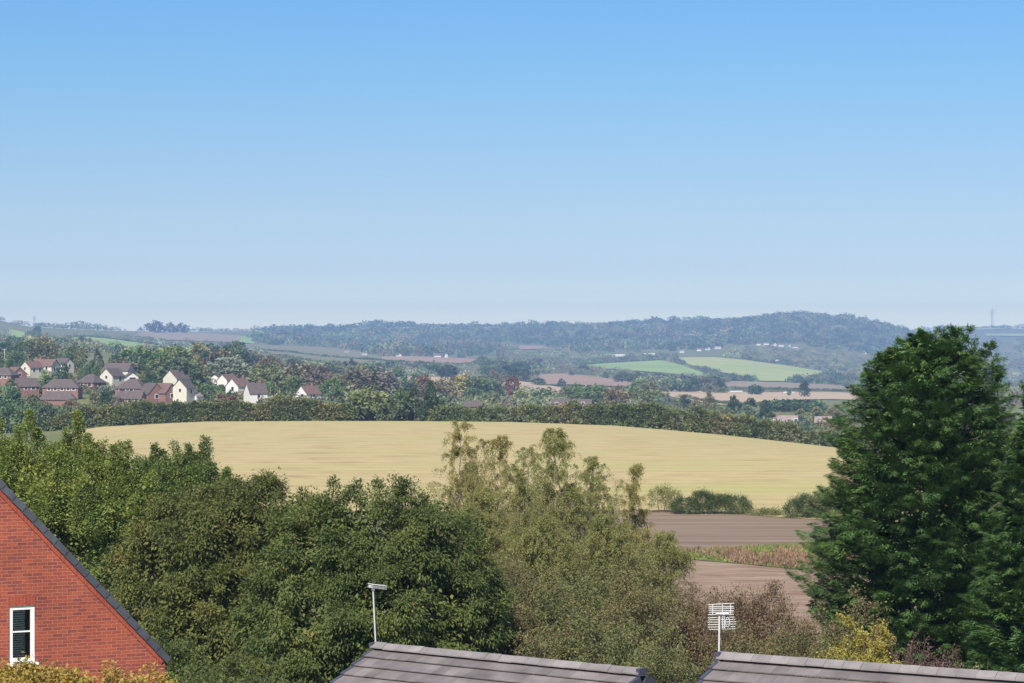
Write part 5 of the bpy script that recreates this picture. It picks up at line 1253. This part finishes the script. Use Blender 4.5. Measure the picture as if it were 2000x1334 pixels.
scatter(18, 1380, 1720, (744, 748), (776, 790), 8, ['dark green', 'deep green', 'grey green', 'olive'], ['round', 'shrub'])
scatter(16, -20, 330, (742, 748), (792, 796), 7, ['olive', 'mid green', 'deep green', 'dark green'], ['round', 'broad', 'egg'])
# label what has none yet
def size_word(h): return 'tiny' if h < 13 else 'small' if h < 22 else 'middling' if h < 34 else 'large'
bykey = {}
for t in TREES:
    if t['label'] is None:
        d = [((t['px'] - a)**2 + (2.2 * (t['py'] - b))**2, a, b, ph) for a, b, ph in LM]; d.sort()
        _, a, b, ph = d[0]
        rel = 'above' if t['py'] < b - 10 else 'below' if t['py'] > b + 10 else 'beside'
        key = f"{size_word(t['hp'])} {t['tone']} {SHAPE[t['kind']]} tree {rel} {ph}"
        bykey.setdefault(key, []).append((abs(t['px'] - a), t))
for key, ts in bykey.items():
    ts.sort(key=lambda q: q[0])
    for i, (_, t) in enumerate(ts): t['label'] = ORD[min(i, 11)] + key + (' counting outwards' if i else '')
for t in TREES:
    tag(t['o'], t['label'], 'bush' if t['kind'] == 'shrub' else 'tree', t['group'] or {'conical': 'conifers of the valley', 'column': 'poplars under the wood', 'shrub': 'bushes of the valley', 'egg': 'pointed trees in the valley'}.get(t['kind'], 'trees scattered over the valley'))
for ps in PROTO.values():
    for p_ in ps:
        if p_.data.name not in used: bpy.data.objects.remove(p_)

# ------------------------------------------------------------------ far woods and scrub: nobody could count them
def mass(name, label, pts, hgt, tones, seed, q=90, wr=(.9, 1.5), leaf=.22, lumpy=.16):
    """pts: n x 2 (px, Y) feet of the crowns"""
    r = np.random.default_rng(seed); pts = np.asarray(pts, float); n = len(pts)
    c0 = at(pts[:, 0].mean(), pts[:, 1].mean())
    gx = (pts[:, 0] - 1000) / F * pts[:, 1]; B = np.stack([gx, pts[:, 1], gz_px(pts[:, 0], pts[:, 1])], 1) - c0
    nz = sum(np.sin(B[:, 0] / sc + p1) * np.cos(B[:, 1] / (sc * 2.2) + p2) for sc, p1, p2 in ((38., 1., 2.), (71., 4., .5), (120., 2.5, 3.)))
    H = hgt * r.uniform(.7, 1.3, n) * (1 + lumpy * nz); Wd_ = H * r.uniform(*wr, n)
    idx = np.repeat(np.arange(n), q); m = len(idx)
    d = sph(m, r); d[:, 2] = np.abs(d[:, 2]) * 1.1 - .35; d = norm(d)
    lump = 1 + .22 * np.sin(4 * np.arctan2(d[:, 1], d[:, 0]) + idx * 1.7) * np.cos(5 * d[:, 2] + idx)
    u = r.uniform(.78, 1.05, m) * lump
    P = B[idx] + d * u[:, None] * np.stack([Wd_[idx] / 2, Wd_[idx] / 2, H[idx] * .52], 1) + np.array([0, 0, 1]) * (H[idx] * .24)[:, None]
    T = np.array([TONE[t] for t in tones])[r.integers(0, len(tones), n)] * r.uniform(.75, 1.25, (n, 1)) * (1 + 1.1 * lumpy * np.clip(nz, -1.5, 1.5))[:, None]  # tint follows lump height: shadowed bands of the wood painted into crown colour
    D = norm(d * .5 + r.normal(size=(m, 3)) * .6); N = norm(d + np.array([0, 0, .4]) + r.normal(size=(m, 3)) * .4)
    mb = MB(); s = leaf * H[idx] * r.uniform(.7, 1.3, m)
    leaf_quads(mb, P - D * (s * .5)[:, None], D, N, s, s * .8, tint=T[idx])
    o = mb.build(name, FM['mass'], loc=c0); tag(o, label, 'woodland', kind='stuff')
    return o
def region(n, seed, lower, upper, jitter=0.0, xr=None):
    """random feet between a lower and an upper outline, both (px, py) lists"""
    r = np.random.default_rng(seed); lx, ly = np.array(lower, float).T; ux, uy = np.array(upper, float).T
    out = []
    while len(out) < n:
        px = r.uniform(lx[0], lx[-1]); a = np.interp(px, lx, ly); b = np.interp(px, ux, uy)
        py = b + (a - b) * r.uniform(0, 1)
        if in_field(px, py, 1.0): continue
        out.append((px, y_at(px, py, 900, 8200)))
    return out
def skyline(x0, x1, step, seed, Ylo=5200, Yhi=10400, gap=0.0):
    r = np.random.default_rng(seed); out = []; px = x0; Ys = np.linspace(Ylo, Yhi, 240)
    while px < x1:
        q = 667 + (CAMZ - gz_px(np.full(240, px), Ys)) / Ys * F
        if r.uniform() > gap: out.append((px, float(Ys[np.argmin(q)]) + r.uniform(-60, 60)))
        px += step * r.uniform(.5, 1.5)
    return out
low = [(495, 671), (560, 679), (650, 685), (745, 697), (800, 696), (900, 700), (960, 690), (1060, 680), (1150, 690), (1300, 688), (1400, 681), (1480, 672), (1560, 672), (1640, 688), (1700, 692), (1760, 692), (1800, 690)]
upl = [(495, 645), (600, 642), (800, 640), (1000, 639), (1200, 635), (1400, 630), (1480, 622), (1540, 616), (1600, 619), (1700, 634), (1760, 645), (1800, 652)]
mass('hill_woodland', 'blue hazed wood covering the whole length of the hill', region(1750, 601, low, upl), 16, ['dark green', 'dark green', 'dark green', 'deep green', 'deep green', 'mid green', 'olive', 'brown'], 602, 95, (1.1, 1.9), lumpy=.2)
mass('ridge_woodland', 'uneven line of treetops along the wooded skyline', skyline(500, 1770, 5, 603, gap=.15), 15, ['dark green', 'deep green', 'dark green'], 604, 110, (1.1, 2.2), lumpy=.33)
mass('ridge_woodland', 'broken line of trees along the open ridge over the village', skyline(-60, 500, 7, 605, gap=.25), 12, ['dark green', 'deep green', 'olive'], 606, 100, (1.2, 2.2), lumpy=.3)
mass('ridge_woodland', 'pale hazy trees along the far ridge beside the cypress', skyline(1745, 2100, 10, 607, 8800, 10400, .2) + [(p, 9950) for p in list(range(1832, 1866, 6)) + list(range(1906, 1970, 5))], 17, ['dark green', 'deep green', 'grey green'], 608, 100, (1.2, 2.0))
mass('hillside_scrub', 'mottled pale scrub and bushes below the hillside white row', region(420, 609, [(1420, 705), (1500, 712), (1640, 728), (1760, 745), (1990, 750)], [(1420, 681), (1480, 679), (1560, 679), (1640, 691), (1760, 697), (1990, 705)]), 9, ['pale green', 'olive', 'grey green', 'mid green', 'yellowish', 'purple brown', 'brown', 'deep green'], 610, 70, (1.1, 2.2))
mass('field_wood', 'bluish wood below the yellow green pylon field', region(150, 611, [(1538, 752), (1620, 754), (1700, 762), (1800, 764)], [(1538, 744), (1620, 732), (1700, 728), (1800, 728)]), 11, ['dark green', 'deep green', 'dark green', 'purple brown'], 612, 90, (1.0, 1.8))
mass('field_copse', 'dark copse beside the foot of the pylon', region(60, 613, [(1402, 744), (1440, 745), (1488, 746)], [(1402, 738), (1440, 737), (1488, 740)]), 9, ['dark green', 'dark green', 'deep green'], 614, 90, (1.0, 1.5))
mass('field_wood', 'dark wooded edge along the top of the yellow green pylon field', region(80, 615, [(1440, 704), (1500, 712), (1560, 719), (1625, 729), (1680, 736)], [(1440, 699), (1500, 704), (1560, 708), (1625, 716), (1680, 724)]), 9, ['dark green', 'deep green', 'dark green', 'yellowish'], 616, 80, (1.0, 1.8))
mass('field_wood', 'dark tree belt slanting between the two green fields', region(110, 617, [(1120, 712), (1200, 707), (1300, 704), (1335, 714), (1372, 729), (1402, 741)], [(1120, 707), (1200, 702), (1300, 692), (1335, 702), (1372, 716), (1402, 730)]), 8, ['dark green', 'deep green', 'purple brown'], 618, 80, (1.0, 1.8))
mass('hillside_scrub', 'grey purple scrub below the smooth green field', region(170, 619, [(1060, 730), (1150, 734), (1250, 746), (1400, 756)], [(1060, 716), (1130, 720), (1250, 731), (1400, 740)]), 8, ['grey green', 'purple brown', 'olive', 'brown'], 620, 70, (1.2, 2.4))
mass('hillside_scrub', 'olive scrub between the wood and the valley fields', region(220, 621, [(940, 730), (1000, 728), (1130, 716), (1200, 708)], [(940, 702), (1000, 688), (1080, 684), (1200, 696)]), 9, ['olive', 'grey green', 'mid green', 'purple brown', 'deep green'], 622, 70, (1.2, 2.2))
mass('hillside_scrub', 'patchy trees and hedges on the slope above the village', region(260, 623, [(-30, 690), (140, 688), (280, 700), (420, 704), (520, 708)], [(-30, 652), (140, 655), (280, 660), (420, 668), (520, 684)]), 8.5, ['olive', 'deep green', 'mid green', 'brown', 'grey green', 'dark green', 'purple brown'], 624, 80, (1.1, 2.0))
mass('hillside_scrub', 'low brown and green scrub spread over the heath slope', region(160, 625, [(520, 712), (600, 726), (720, 738), (780, 730)], [(520, 694), (600, 710), (700, 716), (780, 714)]), 6, ['olive', 'grey green', 'brown', 'deep green'], 626, 70, (1.3, 2.4))
mass('valley_scrub', 'low olive scrub and hedgerows between the middle valley fields', region(230, 627, [(640, 790), (800, 796), (1000, 798), (1290, 800)], [(640, 742), (800, 752), (1000, 770), (1290, 782)]), 6, ['olive', 'grey green', 'mid green', 'brown', 'purple brown'], 628, 80, (1.2, 2.4))
mass('village_scrub', 'garden shrubs and small trees filling the gaps between village houses', region(150, 629, [(-20, 800), (200, 800), (420, 800), (640, 805)], [(-20, 712), (200, 716), (420, 728), (640, 764)]), 4.2, ['olive', 'mid green', 'brown', 'purple brown', 'deep green', 'grey green'], 630, 90, (1.2, 2.2))
mass('valley_scrub', 'dark bushes and scrub behind the ragged hedge near the pointed trees', region(70, 631, [(1440, 832), (1560, 846), (1700, 856), (1850, 862)], [(1440, 824), (1560, 836), (1650, 800), (1850, 790)]), 5, ['deep green', 'grey green', 'dark green', 'olive', 'brown'], 632, 80, (1.2, 2.2))
mass('field_copse', 'dark tree mass at the front edge of the long tan field', region(36, 633, [(1508, 806), (1550, 806), (1596, 808)], [(1508, 798), (1550, 797), (1596, 801)]), 8, ['dark green', 'dark green', 'deep green'], 634, 100, (1.1, 1.8))
mass('hillside_woodland', 'hazy blue woods and hedges on the slopes beyond the cypress', region(420, 635, [(1700, 700), (1750, 765), (1850, 790), (2040, 800)], [(1700, 692), (1760, 660), (1850, 658), (2040, 660)]), 11, ['dark green', 'deep green', 'grey green', 'olive', 'purple brown'], 636, 80, (1.1, 2.0))
mass('valley_scrub', 'bushes and hedge trees strung along the far side of the valley', region(200, 637, [(690, 738), (800, 736), (900, 742), (1060, 742), (1260, 760)], [(690, 712), (800, 711), (900, 714), (1060, 716), (1260, 740)]), 7, ['olive', 'grey green', 'deep green', 'brown', 'purple brown'], 638, 80, (1.2, 2.4))
mass('valley_scrub', 'grey green scrub between the long tan field and the purple field', region(70, 639, [(1400, 768), (1560, 768), (1760, 772)], [(1400, 758), (1560, 760), (1760, 764)]), 4, ['olive', 'grey green', 'deep green', 'brown'], 640, 70, (1.2, 2.6))
mass('hedge_undergrowth', 'dark undergrowth along the foot of the hedge gap trees', [(p, 668) for p in np.arange(672, 884, 2.6)], 3.0, ['deep green', 'olive', 'dark green', 'brown'], 645, 60, (1.1, 1.8), .3)
def hedgerow(label, pts, seed, h=3.0):
    r = np.random.default_rng(seed); x, y = np.array(pts, float).T
    n = int((x[-1] - x[0]) / 2.2); px = np.linspace(x[0], x[-1], n); out = [(p, y_at(p, np.interp(p, x, y))) for p in px]
    o = mass('field_hedge', label, out, h, ['dark green', 'deep green', 'olive'], seed, 40, (1.2, 2.2), .4)
    if 'kind' in o: del o['kind']
    o['category'] = 'hedge'; return o
hedgerow('dark hedge along the upper edge of the long green field', [(128, 661), (165, 659), (205, 662), (250, 667), (312, 676)], 641, 5)
hedgerow('dark thin hedge closing the lower edge of the long tan field', [(1330, 777), (1380, 786), (1440, 793), (1500, 793)], 642)
hedgerow('hedge line between the red ploughed field and the tan field', [(1050, 754), (1100, 755), (1180, 757), (1250, 760)], 643)
hedgerow('line of bushes along the foot of the pinkish bare field', [(748, 713), (860, 716), (945, 713), (1010, 716)], 646, 7)
hedgerow('hedge beside the upper edge of the middle tan field', [(915, 741), (968, 743), (1000, 744), (1050, 750)], 647, 4)
hedgerow('hedge between the brown heath and the narrow green strip', [(520, 694), (582, 703), (650, 713), (720, 719)], 648, 5)
hedgerow('hedge running across the brown heath below the big wood', [(475, 684), (560, 689), (640, 699), (742, 706)], 649, 5)
hedgerow('dark hedge along the foot of the purple brown field', [(1410, 761), (1500, 761), (1600, 764), (1690, 766)], 650, 4)
hedgerow('dark hedge above the smooth green field', [(1125, 714), (1180, 710), (1290, 704)], 644, 5)

# ------------------------------------------------------------------ air
mb = MB(); mb.box((0, 5560, 55), (8600, 11900, 240))
m, nt, N, L = new_mat('haze_air')
pv = N.new('ShaderNodeVolumePrincipled'); pv.inputs['Density'].default_value = 1.2e-4; pv.inputs['Color'].default_value = (.40, .61, 1.0, 1); pv.inputs['Anisotropy'].default_value = 0
o = N.new('ShaderNodeOutputMaterial'); L.new(pv.outputs[0], o.inputs['Volume'])
tag(mb.build('haze', m), 'thin blue autumn haze over the whole valley', 'haze', kind='stuff')

# ------------------------------------------------------------------ light, sky, camera
SUN_EL, SUN_AZ = 43.0, 196.0      # azimuth clockwise from straight ahead (+Y): behind the camera, over the left shoulder
sd = np.array([math.sin(rad(SUN_AZ)) * math.cos(rad(SUN_EL)), math.cos(rad(SUN_AZ)) * math.cos(rad(SUN_EL)), math.sin(rad(SUN_EL))])
ld = bpy.data.lights.new('sun', 'SUN'); ld.energy = 4.8; ld.angle = rad(.6); ld.color = (1, .93, .83)
lo_ = bpy.data.objects.new('sun', ld); COL.objects.link(lo_)
lo_.rotation_euler = Vector(sd).to_track_quat('Z', 'Y').to_euler(); lo_.location = (0, 0, 60)
w = bpy.data.worlds.new('World'); scene.world = w; w.use_nodes = True
nt = w.node_tree; N = nt.nodes; L = nt.links; N.clear()
sky = N.new('ShaderNodeTexSky'); sky.sky_type = 'NISHITA'; sky.sun_disc = False
sky.sun_elevation = rad(SUN_EL); sky.sun_rotation = rad(SUN_AZ); sky.air_density = 1.0; sky.dust_density = .6; sky.ozone_density = 2.0; sky.altitude = 100
tc = N.new('ShaderNodeTexCoord'); mp = N.new('ShaderNodeMapping'); mp.inputs['Scale'].default_value = (1, 1, 1)
L.new(tc.outputs['Generated'], mp.inputs['Vector']); L.new(mp.outputs[0], sky.inputs['Vector'])
bg = N.new('ShaderNodeBackground'); bg.inputs['Strength'].default_value = .11
sp = N.new('ShaderNodeSeparateXYZ'); L.new(tc.outputs['Generated'], sp.inputs[0])
zr = N.new('ShaderNodeMapRange'); zr.inputs['From Min'].default_value = 0; zr.inputs['From Max'].default_value = 1; L.new(sp.outputs['Z'], zr.inputs['Value'])
SKY = [(0, (0.9736, 0.8914, 0.741)), (0.0134, (0.6196, 0.6496, 0.5468)), (0.0175, (0.4862, 0.5296, 0.5233)), (0.0214, (0.4096, 0.4561, 0.4971)), (0.0285, (0.3087, 0.3579, 0.4593)), (0.0355, (0.2883, 0.3353, 0.4297)), (0.0434, (0.2653, 0.3112, 0.4015)), (0.0584, (0.2344, 0.2874, 0.378)), (0.0734, (0.2142, 0.277, 0.3679)), (0.0883, (0.1949, 0.273, 0.3637)), (0.1034, (0.1759, 0.2719, 0.3657)), (0.1334, (0.154, 0.2651, 0.3766)), (0.4, (0.29, 0.35, 0.41)), (1, (0.4, 0.42, 0.46))]
rp = ramp(N, SKY, 'EASE' if False else 'LINEAR'); L.new(zr.outputs[0], rp.inputs['Fac'])
mu = N.new('ShaderNodeVectorMath'); mu.operation = 'MULTIPLY'; L.new(sky.outputs[0], mu.inputs[0]); L.new(rp.outputs['Color'], mu.inputs[1])
m2_ = N.new('ShaderNodeVectorMath'); m2_.operation = 'SCALE'; m2_.inputs['Scale'].default_value = 2.0; L.new(mu.outputs[0], m2_.inputs[0])
L.new(m2_.outputs[0], bg.inputs['Color'])
wo = N.new('ShaderNodeOutputWorld'); L.new(bg.outputs[0], wo.inputs['Surface'])
cd = bpy.data.cameras.new('camera'); cd.lens = 90; cd.sensor_width = 36; cd.clip_start = 1; cd.clip_end = 30000
cam = bpy.data.objects.new('camera', cd); COL.objects.link(cam); cam.location = (0, 0, CAMZ); cam.rotation_euler = (rad(90), 0, 0)
scene.camera = cam
vs = scene.view_settings; vs.view_transform = 'Standard'; vs.look = 'None'; vs.gamma = 1.0; vs.use_curve_mapping = False; vs.exposure = .55
cy = scene.cycles; cy.max_bounces = 6; cy.diffuse_bounces = 2; cy.glossy_bounces = 2; cy.transmission_bounces = 4; cy.transparent_max_bounces = 6; cy.volume_bounces = 0
cy.use_denoising = True; cy.sample_clamp_indirect = 4
